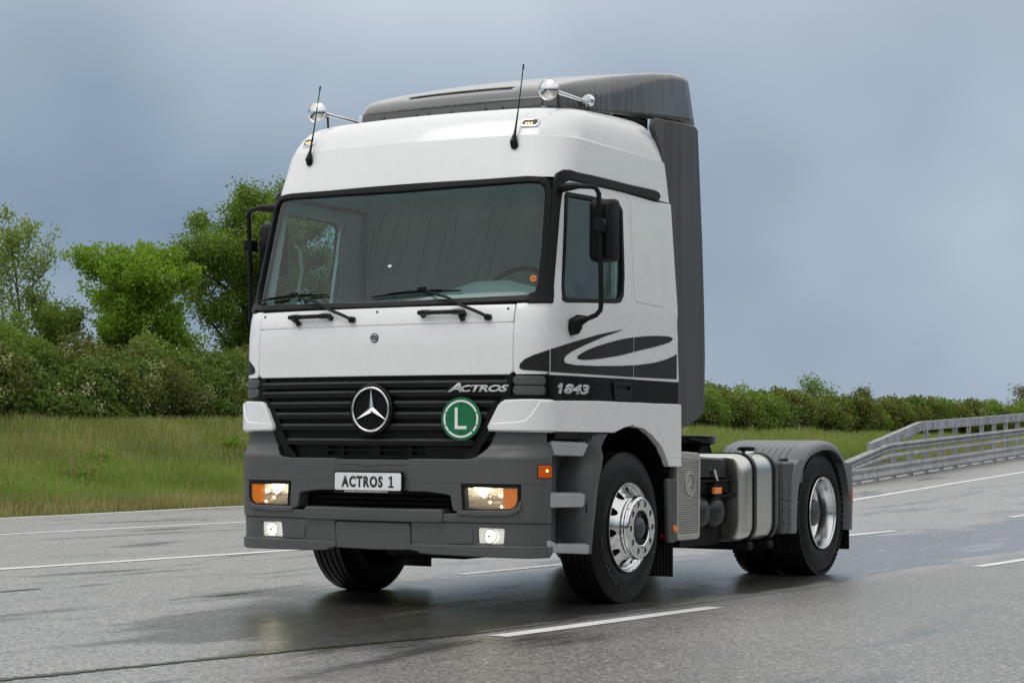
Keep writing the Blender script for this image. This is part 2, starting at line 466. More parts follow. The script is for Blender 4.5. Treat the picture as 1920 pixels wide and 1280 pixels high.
# ------------------------------------------------------------------ ground, road, markings
def ramp(y):
    t = y-17
    return 0. if t < 0 else (.036*t*t/14 if t < 7 else .036*(t-3.5))
def edge(y):                     # where the paving ends and the verge begins
    return lerp_tab([(-60, -12.0), (5, -12.9), (10, -13.2), (17, -14.1), (24, -12.5), (29, -9.6), (50, -10.2), (90, -11), (300, -13)], y)
def smooth01(t): t = max(0., min(1., t)); return t*t*(3-2*t)
def bank(x, y):
    d = edge(y)-x
    if d <= 0: return 0.
    h = .36*smooth01(d/4.)+1.07*smooth01((d-2.5)/7.0)
    h += .05*math.sin(x*1.3+y*.7)*min(1, d/3)+.04*math.sin(x*.6-y*1.1)*min(1, d/3)
    return h
def bank_z(x, y):
    d = edge(y)-x
    r_ = ramp(min(y, 70)); k = smooth01(d/8.)
    return r_*(1-k)+bank(x, y)
def axis_steps(lo, hi, fine_lo, fine_hi, fine, coarse):
    a = list(np.arange(fine_lo, fine_hi+1e-6, fine)); x = fine_hi; st = fine
    while x < hi: st = min(coarse, st*1.35); x += st; a.append(x)
    x = fine_lo; st = fine; b = []
    while x > lo: st = min(coarse, st*1.35); x -= st; b.append(x)
    return b[::-1]+a
xs = axis_steps(-900, 900, -27, -9, .35, 120); ys = axis_steps(-900, 900, 2, 75, .7, 120)
V = []; Fc = []
for y in ys:
    for x in xs:
        d = edge(y)-x
        z = ramp(min(y, 70))-.05 if d < -.25 else bank_z(x, y)+(.0 if d > .2 else -.05+.05*smooth01((d+.25)/.45))
        if d > 40: z -= min(3, (d-40)*.02)
        V.append((x, y, z))
nx = len(xs)
for j in range(len(ys)-1):
    for i in range(nx-1): Fc.append((j*nx+i, j*nx+i+1, (j+1)*nx+i+1, (j+1)*nx+i))
s = N('soil'); tc = s.n('TexCoord')
n1 = s.n('TexNoise', {'Vector': (tc, 3), 'Scale': .9, 'Detail': 6.}); n2 = s.n('TexNoise', {'Vector': (tc, 3), 'Scale': 14., 'Detail': 4.})
c1 = s.ramp(n1, [(.35, (.045, .06, .016)), (.65, (.085, .085, .03))]); c2 = s.ramp(n2, [(.3, (.5, .5, .5)), (.7, (1, 1, 1))])
bp = s.n('Bump', {'Height': n2, 'Strength': .8, 'Distance': .05})
s.done(s.n('BsdfPrincipled', {'Base Color': s.n('MixRGB', {0: 1., 1: c1, 2: c2}, blend_type='MULTIPLY'), 'Roughness': .9, 'Normal': bp}))
mb = MB(); mb.v = V; mb.f = Fc
tag(mb.build('ground', 'soil', None, smooth=60), kind='structure')

# wet asphalt: stone grain, a water film of changing thickness, streaks along the lanes
s = N('wet_asphalt'); tc = s.n('TexCoord')
vo = s.n('TexVoronoi', {'Vector': (tc, 3), 'Scale': 70., 'Randomness': 1.})
vg = s.n('SeparateColor', {0: (vo, 1)})
nf = s.n('TexNoise', {'Vector': (tc, 3), 'Scale': 160., 'Detail': 2.})
stone = s.ramp((vg, 0), [(0., (.045, .043, .040)), (.45, (.115, .111, .104)), (.8, (.20, .191, .172)), (1., (.42, .39, .34))])
nl = s.n('TexNoise', {'Vector': (tc, 3), 'Scale': .55, 'Detail': 6., 'Roughness': .6})
patch = s.ramp(nl, [(.3, (.72, .72, .74)), (.7, (1.15, 1.13, 1.1))])
base0 = s.n('MixRGB', {0: 1., 1: stone, 2: patch}, blend_type='MULTIPLY')
mpw = s.n('Mapping', {0: (tc, 3), 'Scale': (1.1, .22, 1.)})
nw = s.n('TexNoise', {'Vector': mpw, 'Scale': 1.4, 'Detail': 7., 'Roughness': .62, 'Distortion': .4})
sp = s.n('SeparateXYZ', {0: (tc, 3)})
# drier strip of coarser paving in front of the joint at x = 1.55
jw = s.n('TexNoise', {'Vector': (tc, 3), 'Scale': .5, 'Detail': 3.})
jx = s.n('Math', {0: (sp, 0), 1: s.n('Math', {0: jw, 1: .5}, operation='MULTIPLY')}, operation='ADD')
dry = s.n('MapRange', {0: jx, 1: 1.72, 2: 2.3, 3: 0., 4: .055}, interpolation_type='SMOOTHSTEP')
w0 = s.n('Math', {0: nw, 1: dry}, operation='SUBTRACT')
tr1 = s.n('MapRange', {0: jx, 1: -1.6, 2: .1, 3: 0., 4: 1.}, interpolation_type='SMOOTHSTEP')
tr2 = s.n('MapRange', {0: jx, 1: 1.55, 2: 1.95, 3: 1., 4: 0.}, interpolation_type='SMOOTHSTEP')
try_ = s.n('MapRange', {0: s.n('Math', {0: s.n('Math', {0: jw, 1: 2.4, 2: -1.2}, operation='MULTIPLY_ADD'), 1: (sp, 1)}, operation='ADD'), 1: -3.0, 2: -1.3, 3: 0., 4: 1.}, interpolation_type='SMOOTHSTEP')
truck_reflection = s.n('Math', {0: s.n('Math', {0: tr1, 1: tr2}, operation='MULTIPLY'), 1: try_}, operation='MULTIPLY')      # base darkened and made glossier to paint in the truck's dark reflection
w = s.n('Math', {0: truck_reflection, 1: .22, 2: w0}, operation='MULTIPLY_ADD')
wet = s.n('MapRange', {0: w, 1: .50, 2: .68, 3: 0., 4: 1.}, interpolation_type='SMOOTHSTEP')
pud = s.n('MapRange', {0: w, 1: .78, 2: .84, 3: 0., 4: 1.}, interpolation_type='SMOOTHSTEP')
ro = s.n('MapRange', {0: wet, 3: .37, 4: .24})
hs = s.n('Math', {0: (vo, 0), 1: nf}, operation='ADD')
base = s.n('MixRGB', {0: s.n('MapRange', {0: s.n('Math', {0: wet, 1: s.n('MapRange', {0: dry, 1: 0., 2: .055, 3: .25, 4: 0.})}, operation='MAXIMUM'), 3: 0., 4: 1.}), 1: base0, 2: s.n('MixRGB', {0: 1., 1: base0, 2: (.26, .26, .26, 1)}, blend_type='MULTIPLY')})  # wet mask darkens the stone, painting in the truck's reflection too
bs = s.n('MapRange', {0: wet, 3: .55, 4: .3})
bp = s.n('Bump', {'Height': hs, 'Strength': bs, 'Distance': .003})
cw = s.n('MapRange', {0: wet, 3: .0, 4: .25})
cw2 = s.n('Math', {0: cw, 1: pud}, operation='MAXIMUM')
cr2 = s.n('MapRange', {0: wet, 3: .40, 4: .26})
nb2 = s.n('Bump', {'Height': hs, 'Strength': s.n('MapRange', {0: wet, 3: .16, 4: .05}), 'Distance': .003})
s.done(s.n('BsdfPrincipled', {'Base Color': base, 'Roughness': ro, 'Normal': bp, 'Coat Weight': cw2, 'Coat Roughness': cr2, 'Coat Normal': nb2, 'Coat IOR': 1.6, 'Specular IOR Level': s.n('Math', {0: s.n('MapRange', {0: dry, 1: 0., 2: .055, 3: .5, 4: .26}), 1: s.n('MapRange', {0: (vg, 1), 3: .35, 4: 1.65})}, operation='MULTIPLY'), 'IOR': 4.6}))
ys2 = sorted(set([round(q, 3) for q in list(np.arange(-60, 16, 4))+list(np.arange(16, 60, 1.))+list(np.arange(60, 130, 10))]))
mb = MB(); rows = []
for y in ys2:
    e0 = edge(y); rows.append([(x, y, ramp(min(y, 70))) for x in [e0, e0+2, e0+5, 0, 8, 16, 24]])
mb.loft(rows, closed=False)
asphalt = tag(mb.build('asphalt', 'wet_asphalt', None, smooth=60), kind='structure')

s = N('road_paint'); tc = s.n('TexCoord')
n1 = s.n('TexNoise', {'Vector': (tc, 3), 'Scale': 45., 'Detail': 5.}); n2 = s.n('TexNoise', {'Vector': (tc, 3), 'Scale': 2.5, 'Detail': 3.})
c1 = s.ramp(n1, [(.27, (.20, .20, .20)), (.38, (.72, .72, .70)), (.7, (.86, .86, .84))])
c2 = s.ramp(n2, [(.3, (.85, .85, .85)), (.6, (1, 1, 1))])
bp = s.n('Bump', {'Height': n1, 'Strength': .3, 'Distance': .003})
s.done(s.n('BsdfPrincipled', {'Base Color': s.n('MixRGB', {0: 1., 1: c1, 2: c2}, blend_type='MULTIPLY'), 'Roughness': .5, 'Normal': bp}))
def stripe(name, pts, w):
    """paint along a polyline of (x, y)"""
    mb = MB(); rows = []
    P = []
    for (a, b) in zip(pts, pts[1:]):
        n = max(1, int(abs(b[1]-a[1])/.8)); P += [(a[0]+(b[0]-a[0])*i/n, a[1]+(b[1]-a[1])*i/n) for i in range(n)]
    P.append(pts[-1]); rnd = random.Random(len(P)+int(pts[0][1]*7))
    for i, (x, y) in enumerate(P):
        j = rnd.uniform(-.006, .006)
        rows.append([(x-w/2+j, y, ramp(y)+.004), (x+w/2+j, y, ramp(y)+.004)])
    mb.loft(rows, closed=False)
    return mb.build(name, 'road_paint', asphalt)
stripe('lane_dash', [(1.64, -1.13), (1.83, 1.39)], .13)
stripe('lane_dash', [(1.97, 6.83), (2.05, 9.3)], .12)
stripe('lane_dash', [(-1.20, 11.2), (-1.20, 13.75)], .13)
stripe('lane_dash', [(-1.27, 19.3), (-1.25, 22.)], .13)
stripe('lane_dash', [(-1.30, 3.2), (-1.25, 5.8)], .12)
stripe('lane_line', [(-4.84, -30), (-4.84, 1.5), (-4.66, 5.3), (-5.1, 15), (-5.4, 24), (-5.42, 31), (-5.4, 60)], .15)
stripe('edge_line', [(-9.3, -30), (-9.38, 6.1), (-9.5, 10.9), (-9.6, 20)], .14)
stripe('verge_line', [(-12.4, -30), (-12.93, 9.9), (-13.75, 16.6), (-13.4, 19)], .14)

# standing water in the paving joint; green reflection of trees painted into its colour
s = N('water_tree_reflection'); tc = s.n('TexCoord')
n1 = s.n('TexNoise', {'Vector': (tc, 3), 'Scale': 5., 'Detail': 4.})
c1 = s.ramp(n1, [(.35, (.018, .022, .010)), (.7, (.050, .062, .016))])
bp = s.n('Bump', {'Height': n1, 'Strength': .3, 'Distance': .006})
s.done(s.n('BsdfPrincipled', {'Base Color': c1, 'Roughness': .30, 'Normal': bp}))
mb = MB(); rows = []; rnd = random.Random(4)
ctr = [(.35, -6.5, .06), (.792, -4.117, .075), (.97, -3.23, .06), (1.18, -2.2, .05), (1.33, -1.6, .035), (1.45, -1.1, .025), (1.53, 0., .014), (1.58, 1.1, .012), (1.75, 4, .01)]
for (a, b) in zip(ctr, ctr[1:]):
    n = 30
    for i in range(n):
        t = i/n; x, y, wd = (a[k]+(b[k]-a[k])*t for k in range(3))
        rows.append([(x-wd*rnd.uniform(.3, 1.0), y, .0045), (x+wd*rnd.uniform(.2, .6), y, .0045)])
mb.loft(rows, closed=False); mb.build('joint_seam', 'water_tree_reflection', asphalt)
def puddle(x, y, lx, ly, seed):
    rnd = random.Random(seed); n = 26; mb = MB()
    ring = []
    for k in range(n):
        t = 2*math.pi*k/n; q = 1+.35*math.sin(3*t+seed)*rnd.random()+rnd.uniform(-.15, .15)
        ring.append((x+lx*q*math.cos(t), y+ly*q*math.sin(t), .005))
    mb.add(ring, [tuple(range(n))]); return mb.build('puddle', 'water_tree_reflection', asphalt)
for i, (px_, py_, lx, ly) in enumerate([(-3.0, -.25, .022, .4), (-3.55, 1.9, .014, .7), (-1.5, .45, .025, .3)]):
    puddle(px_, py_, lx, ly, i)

# ------------------------------------------------------------------ steel crash barrier
rail = empty('crash_barrier', (-7.5, 30, 0))
tag(rail, 'galvanised steel crash barrier with sloped end on the rising road behind the truck', 'guardrail')
def rx(y): return -7.35-.045*(y-28)
def rail_beam(name, hfun, prof, y0, y1, xo=0., step=.5):
    n = max(2, int((y1-y0)/step)); rings = []
    for i in range(n+1):
        y = y0+(y1-y0)*i/n
        rings.append([(rx(y)+xo+a+7.5, y-30, ramp(y)+hfun(y)+b) for a, b in prof])
    mb = MB(); mb.loft(rings, True, True); return mb.build(name, 'galv', rail, smooth=30)
A_h = lambda y: lerp_tab([(22, .20), (28, .40), (31.2, .70), (80, .74)], y)
B_h = lambda y: lerp_tab([(22, .10), (28, .28), (31.2, .50), (80, .52)], y)
C_h = lambda y: .19
T_h = lambda y: lerp_tab([(30.2, .72), (34.1, 1.10), (80, 1.10)], y)
wprof = [(.0, -.15), (.05, -.13), (.08, -.09), (.05, -.03), (.03, 0), (.05, .03), (.08, .09), (.05, .13), (0, .15), (-.006, .15), (.04, .11), (.06, .09), (.02, .0), (.06, -.09), (.04, -.11), (-.006, -.15)]
boxp = [(.07, -.105), (.07, .105), (-.07, .105), (-.07, -.105)]
aprof = [(.10, -.09), (.15, -.055), (.15, -.025), (.10, 0), (.15, .025), (.15, .055), (.10, .09), (.04, .09), (.04, -.09)]
bprof = [(.10, -.05), (.14, 0), (.10, .05), (.04, .05), (.04, -.05)]
for k in range(7):
    y0 = 23.0+k*4.0; y1 = y0+3.985
    rail_beam('lower_beam', C_h, [(.10+a, b) for a, b in wprof], y0, y1)
    rail_beam('upper_beam', A_h, aprof, y0, y1)
    rail_beam('middle_beam', B_h, bprof, y0, y1)
for k in range(5):
    y0 = 30.2+k*3.9; rail_beam('top_rail', T_h, boxp, y0, y0+3.885)
yy = 24.0
while yy < 51:
    h = max(A_h(yy), T_h(yy) if yy > 30.4 else 0)-.02; mb = MB(); x0 = rx(yy)+7.5
    mb.box(x0-.05, x0+.04, yy-30-.05, yy-30+.05, ramp(yy)-.4, ramp(yy)+h)
    if yy > 27: mb.box(x0+.04, x0+.098, yy-30-.04, yy-30+.04, ramp(yy)+.10, ramp(yy)+.30)
    mb.build('post', 'galv', rail)
    if yy > 31.5:
        z = ramp(yy)+T_h(yy)
        for dz in (-.04, .04):
            for dy in (-.35, .35):
                mb = MB(); mb.box(x0+.06, x0+.068, yy-30+dy-.015, yy-30+dy+.015, z+dz-.015, z+dz+.015); mb.build('bolt', 'steel_dark', rail)
    yy += 1.33
# ------------------------------------------------------------------ the truck
truck = empty('tractor_truck', (0, 0, 0))
tag(truck, 'white two-axle tractor truck with dark grey bumper, roof spoiler and lit headlights on wet asphalt', 'truck')
def sgn_poly(poly, s): return poly if s > 0 else mirror(poly)

# --- dark inner shell that shows only in the joints
WIN = [(1.292, 2.722), (1.595, 2.730), (1.89, 2.727), (1.993, 2.720), (2.046, 2.686), (2.151, 2.24), (2.163, 2.095), (2.13, 2.052), (2.07, 2.042), (1.414, 2.003), (1.362, 2.013), (1.335, 2.092), (1.298, 2.519), (1.28, 2.70)]
WS_OUT = [(0, 2.803), (.715, 2.813), (.956, 2.818), (1.069, 2.809), (1.121, 2.777), (1.145, 2.72), (1.163, 2.363), (1.163, 2.135), (1.145, 2.044), (1.091, 1.998), (1.019, 1.993), (.224, 1.982), (0, 1.980)]
WS_IN = [(0, 2.775), (.718, 2.787), (.959, 2.793), (1.050, 2.786), (1.092, 2.759), (1.112, 2.707), (1.132, 2.362), (1.133, 2.123), (1.115, 2.050), (1.063, 2.026), (.98, 2.020), (.216, 2.006), (0, 2.004)]
def sym(half): return half+[(-u, z) for u, z in half[::-1] if abs(u) > 1e-6]
ARCH = [(2.108, 1.163), (2.251, 1.194), (2.402, 1.212), (2.558, 1.198), (2.696, 1.150), (2.837, 1.077), (2.922, .991), (2.957, .937)]
shell = [(0, 2.84), (1.2, 2.85), (2.79, 2.84), (2.95, 2.30), (3.10, 1.85), (3.13, 1.50), (3.14, .95), (2.97, .95)]+[(u+.015, z+.02) for u, z in ARCH[::-1]]+[(1.29, 1.175), (.9, 1.1), (0, 1.1)]
grow = lambda poly, c, k: [(c[0]+(u-c[0])*k, c[1]+(z-c[1])*k) for u, z in poly]
panel('cab_shell', sym(shell), cab, 'under', truck, holes=[grow(sym(WS_OUT), (0, 2.39), .985), grow(WIN, (1.7, 2.38), 1.0), mirror(grow(WIN, (1.7, 2.38), 1.0))], off=-.03, thick=.015, grid=.10)

# --- front panels
hood = panel('maintenance_flap', sym([(0, 1.852), (1.004, 1.852), (1.004, 1.545), (.985, 1.527), (0, 1.527)]), cab, 'white_paint', truck, thick=.03, bev=.006)
cowl = panel('cowl_panel', sym([(0, 1.970), (1.004, 1.970), (1.004, 1.861), (0, 1.861)]), cab, 'white_paint', truck, thick=.03, off=.002)
for s in (1, -1):
    cp = panel('corner_panel', sgn_poly([(1.014, 1.977), (1.246, 1.980), (1.268, 1.70), (1.268, 1.548), (1.24, 1.530), (1.03, 1.527), (1.014, 1.545)], s), cab, 'white_paint', truck, thick=.03, bev=.006)
for u, z in ((.964, 1.944), (.005, 1.946), (-.976, 1.944)):
    x, y, z = cab(u, z); mb = MB(); mb.lathe([(-.006, .008), (-.006, .004), (.01, .004)], (x, y, z), 'y', 10, True); mb.build('screw', 'print_black', cowl)

# --- doors
DF = [(1.277, 1.527), (1.266, 1.75), (1.257, 1.983), (1.242, 2.085), (1.240, 2.30), (1.236, 2.584), (1.244, 2.74), (1.262, 2.79), (1.31, 2.806)]
door_poly = DF+[(1.65, 2.808), (2.094, 2.810), (2.29, 2.104), (2.391, 1.818), (2.396, 1.535)]
SW = smoothpoly([(1.046, 1.571), (1.052, 1.591), (1.078, 1.618), (1.133, 1.644), (1.282, 1.688), (1.571, 1.749), (1.892, 1.813)], 1)+[(2.231, 1.864), (2.131, 1.840), (1.924, 1.793), (1.703, 1.734), (1.52, 1.678), (1.455, 1.649), (1.434, 1.623), (1.455, 1.605), (1.574, 1.596), (1.842, 1.600), (2.203, 1.614), (2.456, 1.630), (2.717, 1.655), (2.918, 1.688), (3.038, 1.716), (3.089, 1.733), (3.091, 1.553), (2.402, 1.545), (1.283, 1.541), (1.078, 1.551), (1.053, 1.558)]
EL = smoothpoly([(1.607, 1.648), (1.665, 1.678), (1.84, 1.727), (2.137, 1.783), (2.394, 1.818), (2.707, 1.844), (2.925, 1.852), (3.005, 1.845), (3.008, 1.831), (2.947, 1.809), (2.747, 1.772), (2.518, 1.737), (2.203, 1.687), (1.928, 1.654), (1.732, 1.637), (1.639, 1.636)], 3)
for s in (1, -1):
    S = lambda p: sgn_poly(p, s)
    door = panel('door', S(door_poly), cab, 'white_paint', truck, holes=[S(grow(WIN, (1.7, 2.38), .985))], thick=.035, bev=.006, grid=.04)
    panel('window_seal', S(grow(WIN, (1.71, 2.38), 1.005)), cab, 'black_plastic', door, holes=[S(grow(WIN, (1.72, 2.38), .945))], off=.006, thick=.03, bev=.006)
    panel('window_glass', S(grow(WIN, (1.72, 2.38), .96)), cab, 'door_glass', door, off=-.012, thick=.004, bev=.001)
    panel('divider', S([(2.02, 2.69), (2.045, 2.68), (2.13, 2.09), (2.105, 2.06)]), cab, 'interior_light', door, off=-.03, thick=.03, bev=.003)
    panel('door_band', S([(1.272, 1.516), (1.843, 1.519), (2.395, 1.526), (2.389, 1.374), (1.844, 1.371), (1.272, 1.358)]), cab, 'band_black', door, off=-.004, thick=.03)
    panel('door_sill_panel', S([(1.296, 1.351), (1.844, 1.362), (2.390, 1.364), (2.397, 1.222), (2.252, 1.203), (2.105, 1.168), (1.298, 1.168)]), cab, 'white_paint', door, off=.010, thick=.05, bev=.008)
    for nm, poly in (('swoosh', SW), ('swoosh', EL)):
        c = clip(clip(poly, 1.2785, False), 2.394, True)
        panel(nm, S(c), cab, 'graphic', door, off=.0035, thick=.003, bev=.0005, grid=.025)
    cc = clip(SW, 1.2665, True)
    panel('swoosh', S(cc), cab, 'graphic', [o for o in truck.children if o.name.startswith('corner_panel')][0 if s > 0 else 1], off=.0035, thick=.003, bev=.0005, grid=.025)
    # handle: recess frame, paddle
    fr = panel('door_handle', S(roundpoly([(2.100, 1.497), (2.362, 1.497), (2.368, 1.388), (2.110, 1.386)], .02)), cab, 'black_plastic', door, holes=[S(roundpoly([(2.128, 1.484), (2.345, 1.484), (2.348, 1.402), (2.132, 1.400)], .015))], off=.008, thick=.03)
    panel('handle_paddle', S(roundpoly([(2.138, 1.448), (2.318, 1.447), (2.318, 1.412), (2.145, 1.410)], .012)), cab, 'black_plastic', fr, off=.004, thick=.02)
    panel('handle_well', S([(2.12, 1.49), (2.35, 1.49), (2.35, 1.395), (2.12, 1.395)]), cab, 'under', fr, off=-.012, thick=.01)
    lock = panel('lock', S(roundpoly([(2.322, 1.450), (2.342, 1.450), (2.342, 1.410), (2.322, 1.410)], .006)), cab, 'steel_dark', fr, off=.005, thick=.02)
    nu = 1.357 if s > 0 else -1.76
    text_mesh('843', 'number_lettering', 'badge_silver', door, on_surf(cab, nu+.082, 1.406, 0.0), .321, .066, shear=.25, bold=.045, extr=.004)
    panel('number_lettering', [(nu+a*.082, 1.406+b*.066) for a, b in ((.22, 0), (.62, 0), (.86, 1), (.52, 1), (.10, .70), (.17, .50), (.40, .66))], cab, 'badge_silver', door, off=.001, thick=.006, bev=.001, grid=.03)
    # sleeper side
    sl = panel('sleeper_panel', S([(2.105, 2.808), (2.57, 2.800), (2.80, 2.812), (2.955, 2.305), (3.100, 1.854), (3.128, 1.536), (2.405, 1.533), (2.400, 1.818), (2.30, 2.104)]), cab, 'white_paint', truck, thick=.03, bev=.006)
    panel('pressing', S(roundpoly([(2.15, 2.78), (2.56, 2.775), (2.80, 2.10), (2.79, 2.06), (2.34, 2.07)], .06, 6)), cab, 'white_paint', sl, off=.005, thick=.004, bev=.005)
    for poly in (SW, EL):
        panel('swoosh', S(clip(poly, 2.406, False)), cab, 'graphic', sl, off=.0030, thick=.001, bev=.0005, grid=.05)
    panel('sleeper_band', S([(2.402, 1.527), (3.126, 1.528), (3.128, 1.378), (2.397, 1.374)]), cab, 'band_black', sl, off=-.004, thick=.03)
    panel('arch_panel', S([(2.404, 1.364), (2.726, 1.364), (2.739, 1.208), (2.776, 1.168), (2.945, 1.012), (2.962, .985), (3.150, .983), (3.152, .932), (2.96, .935)]+ARCH[::-1][1:6]+[(2.404, 1.220)]), cab, 'white_paint', truck, off=.010, thick=.05, bev=.008)
    panel('rear_corner_panel', S([(2.736, 1.364), (3.148, 1.367), (3.150, .993), (2.972, .995), (2.955, 1.02), (2.786, 1.174), (2.748, 1.210)]), cab, 'white_paint', truck, off=.010, thick=.05, bev=.008)
    # A-pillar trim and drip rail in one band
    dp = [(1.255, 1.990), (1.236, 2.085), (1.232, 2.30), (1.228, 2.584), (1.234, 2.74), (1.256, 2.797), (1.309, 2.818), (1.705, 2.820), (2.126, 2.822), (2.575, 2.818), (2.60, 2.845), (2.575, 2.870), (2.511, 2.876), (2.088, 2.868), (1.643, 2.869), (1.302, 2.869), (1.237, 2.862), (1.185, 2.838), (1.158, 2.776), (1.168, 2.50), (1.176, 2.30), (1.170, 2.13), (1.152, 2.042), (1.095, 1.992), (1.08, 1.984)]
    panel('pillar_trim', S(dp), cab, 'black_plastic', truck, off=.016, thick=.04, bev=.010, grid=.05)
    # corner grille with louvres
    cg = panel('corner_grille', S([(1.012, 1.518), (1.264, 1.520), (1.264, 1.360), (1.012, 1.360)]), cab, 'black_gloss', truck, off=-.012, thick=.03)
    for z in (1.487, 1.425):
        panel('louvre', S(roundpoly([(1.016, z+.018), (1.225, z+.018), (1.225, z-.024), (1.016, z-.024)], .018)), cab, 'grey_plastic', cg, off=.004, thick=.02, bev=.01, grid=.03)
    # lower white scoop
    fl = panel('air_scoop', S([(.860, 1.172), (.857, 1.188), (.926, 1.318), (.945, 1.338), (.968, 1.350), (1.098, 1.354), (1.286, 1.353), (1.290, 1.165)]), cab, 'white_paint', truck, off=.028, thick=.07, bev=.012, grid=.04)
    panel('scoop_lip', S([(.868, 1.204), (1.035, 1.214), (1.088, 1.225), (1.122, 1.258), (1.150, 1.30), (1.177, 1.347), (1.284, 1.348), (1.288, 1.170), (.866, 1.174)]), cab, 'white_paint', fl, off=.036, thick=.012, bev=.008, grid=.04)

# --- grille
GE = [(1.006, 1.517), (1.000, 1.372), (.940, 1.335), (.878, 1.19), (.784, 1.06), (.755, .99)]
grille = panel('grille', sym([(0, 1.517)]+GE+[(0, .99)]), cab, 'black_plastic', truck, off=-.075, thick=.02, grid=.08)
for s in (1, -1):
    panel('grille_frame', sgn_poly([(1.006, 1.519), (1.006, 1.372), (.942, 1.342), (.884, 1.19), (.79, 1.06), (.76, .985), (.66, .985), (.735, 1.06), (.80, 1.18), (.865, 1.32), (.945, 1.378), (.955, 1.519)], s), cab, 'black_plastic', grille, off=-.006, thick=.06, bev=.006, grid=.05)
def strip(name, mat, parent, u0, u1, z, prof, surf=cab, n=40, zf=None):
    rings = []
    for i in range(n+1):
        u = u0+(u1-u0)*i/n; zz = z if zf is None else zf(u)
        P = Vector(surf(u, zz)); a = Vector(surf(u+.004, zz))-Vector(surf(u-.004, zz)); nn = Vector((a.y, -a.x, 0)).normalized()
        if u0 > u1: nn = -nn
        rings.append([P+nn*d+Vector((0, 0, h)) for d, h in prof])
    mb = MB(); mb.loft(rings, True, True); return mb.build(name, mat, parent, smooth=25)
slat_prof = [(-.07, .034), (-.012, .016), (.006, .002), (.006, -.006), (.0, -.030), (-.07, -.030)]
for z, a in ((1.476, 1.0), (1.415, .995), (1.345, .92), (1.273, .868), (1.198, .81), (1.100, .75)):
    strip('grille_slat', 'grey_plastic' if False else 'black_plastic', grille, -a, a, z, slat_prof)
    strip('slat_highlight', 'slat_highlight_grey', grille, -a+.03, a-.03, z+.004, [(-.010, .010), (.007, .0), (.007, -.007), (-.010, -.007)])  # paler strip painting the top light along each slat lip
for u in (-.545, -.33, -.19, .24, .33, .56):
    panel('grille_rib', [(u-.018, 1.50), (u+.018, 1.50), (u+.018, 1.09), (u-.018, 1.09)], cab, 'black_plastic', grille, off=-.035, thick=.04)
low_holes = [[(a, z0), (b, z0), (b, z1), (a, z1)] for z0, z1 in ((.998, 1.030), (1.042, 1.066)) for a, b in ((-.41, -.30), (-.28, -.06), (.02, .24), (.27, .38))]
panel('lower_grille', sym([(0, 1.075), (.70, 1.075), (.665, .982), (0, .982)]), cab, 'black_plastic', grille, holes=[roundpoly(h, .008, 2) for h in low_holes], off=-.045, thick=.03, grid=.05)

# --- star emblems (three-pointed star in a ring)
def star(name, c, rad, mat, parent, depth, nrm='y', ring=True, tube=None, back=None):
    cx, cy, cz = c; rt = tube or rad*.055
    def W(a, b, d):       # in-plane (a: right, b: up), d: proud
        return (cx+a, cy-d, cz+b) if nrm == 'y' else (cx+d, cy+a, cz+b)
    e = None
    mb = MB(); tips = []; ri = rad-rt*.6; rin = rad*.150
    for k in range(3):
        t = math.pi/2+k*2*math.pi/3; tips.append((ri*math.cos(t), ri*math.sin(t)))
    ins = [(rin*math.cos(math.pi/2+math.pi/3+k*2*math.pi/3), rin*math.sin(math.pi/2+math.pi/3+k*2*math.pi/3)) for k in range(3)]
    vs = [W(0, 0, depth)]
    for k in range(3): vs += [W(*tips[k], depth*.25), W(*ins[k], 0)]
    fs = []
    for k in range(3):
        fs += [(0, 1+2*k, 2+2*k), (0, 2+2*k, 1+2*((k+1) % 3))]
    mb.add(vs, fs); me = mb.build(name, mat, parent, smooth=0)
    if ring:
        mb = MB(); rings = []
        for k in range(64):
            t = 2*math.pi*k/64
            rings.append([W((rad+rt*math.cos(q))*math.cos(t), (rad+rt*math.cos(q))*math.sin(t), depth*.35+rt*math.sin(q)) for q in (2*math.pi*j/10 for j in range(10))])
        mb.loft(rings+[rings[0]], True); mb.build('ring', mat, me, smooth=60)
    return me
emb_y = cab(0, 1.303)[1]-.03
mb = MB(); mb.lathe([(.05, .168), (-.002, .168), (-.012, .160), (-.012, .150), (.004, .143), (.004, .001)], (0, emb_y, 1.303), 'y', 64)
emb = mb.build('emblem', 'black_gloss', truck)
star('star', (0, emb_y-.001, 1.303), .142, 'silver', emb, .016, tube=.0085)
for k in range(26):           # fine diagonal ribbing behind the star
    o = -.13+k*.0104; h = math.sqrt(max(0, .135**2-o*o))*.98
    d1, d2 = Vector((.8, 0, -.6)), Vector((.6, 0, .8))
    A = Vector((0, emb_y+.002, 1.303))+d2*o-d1*h; B = Vector((0, emb_y+.002, 1.303))+d2*o+d1*h
    mb = MB(); mb.tube([A, B], .0022, 5); mb.build('rib', 'black_plastic', emb)
y0 = cab(0, 1.773)[1]
mb = MB(); mb.lathe([(.0, .031), (-.006, .031), (-.008, .027), (-.006, .02), (-.005, .001)], (0, y0, 1.773), 'y', 40)
bd = mb.build('badge', 'steel_dark', hood); star('badge_star', (0, y0-.006, 1.773), .021, 'silver', bd, .004, ring=True, tube=.0025)

# --- ACTROS lettering: large A, small caps, leaning, on its own carrier
car = panel('name_carrier', [(.585, 1.470), (.998, 1.470), (.998, 1.403), (.545, 1.403)], cab, 'black_plastic', truck, off=.010, thick=.03, grid=.05)
text_mesh('A', 'name_lettering', 'badge_silver', car, on_surf(cab, .560, 1.411, .010), .110, .060, shear=.30, bold=.035, extr=.004)
text_mesh('CTROS', 'name_lettering', 'badge_silver', car, on_surf(cab, .655, 1.411, .010), .335, .046, shear=.30, bold=.038, extr=.004, spacing=.92)

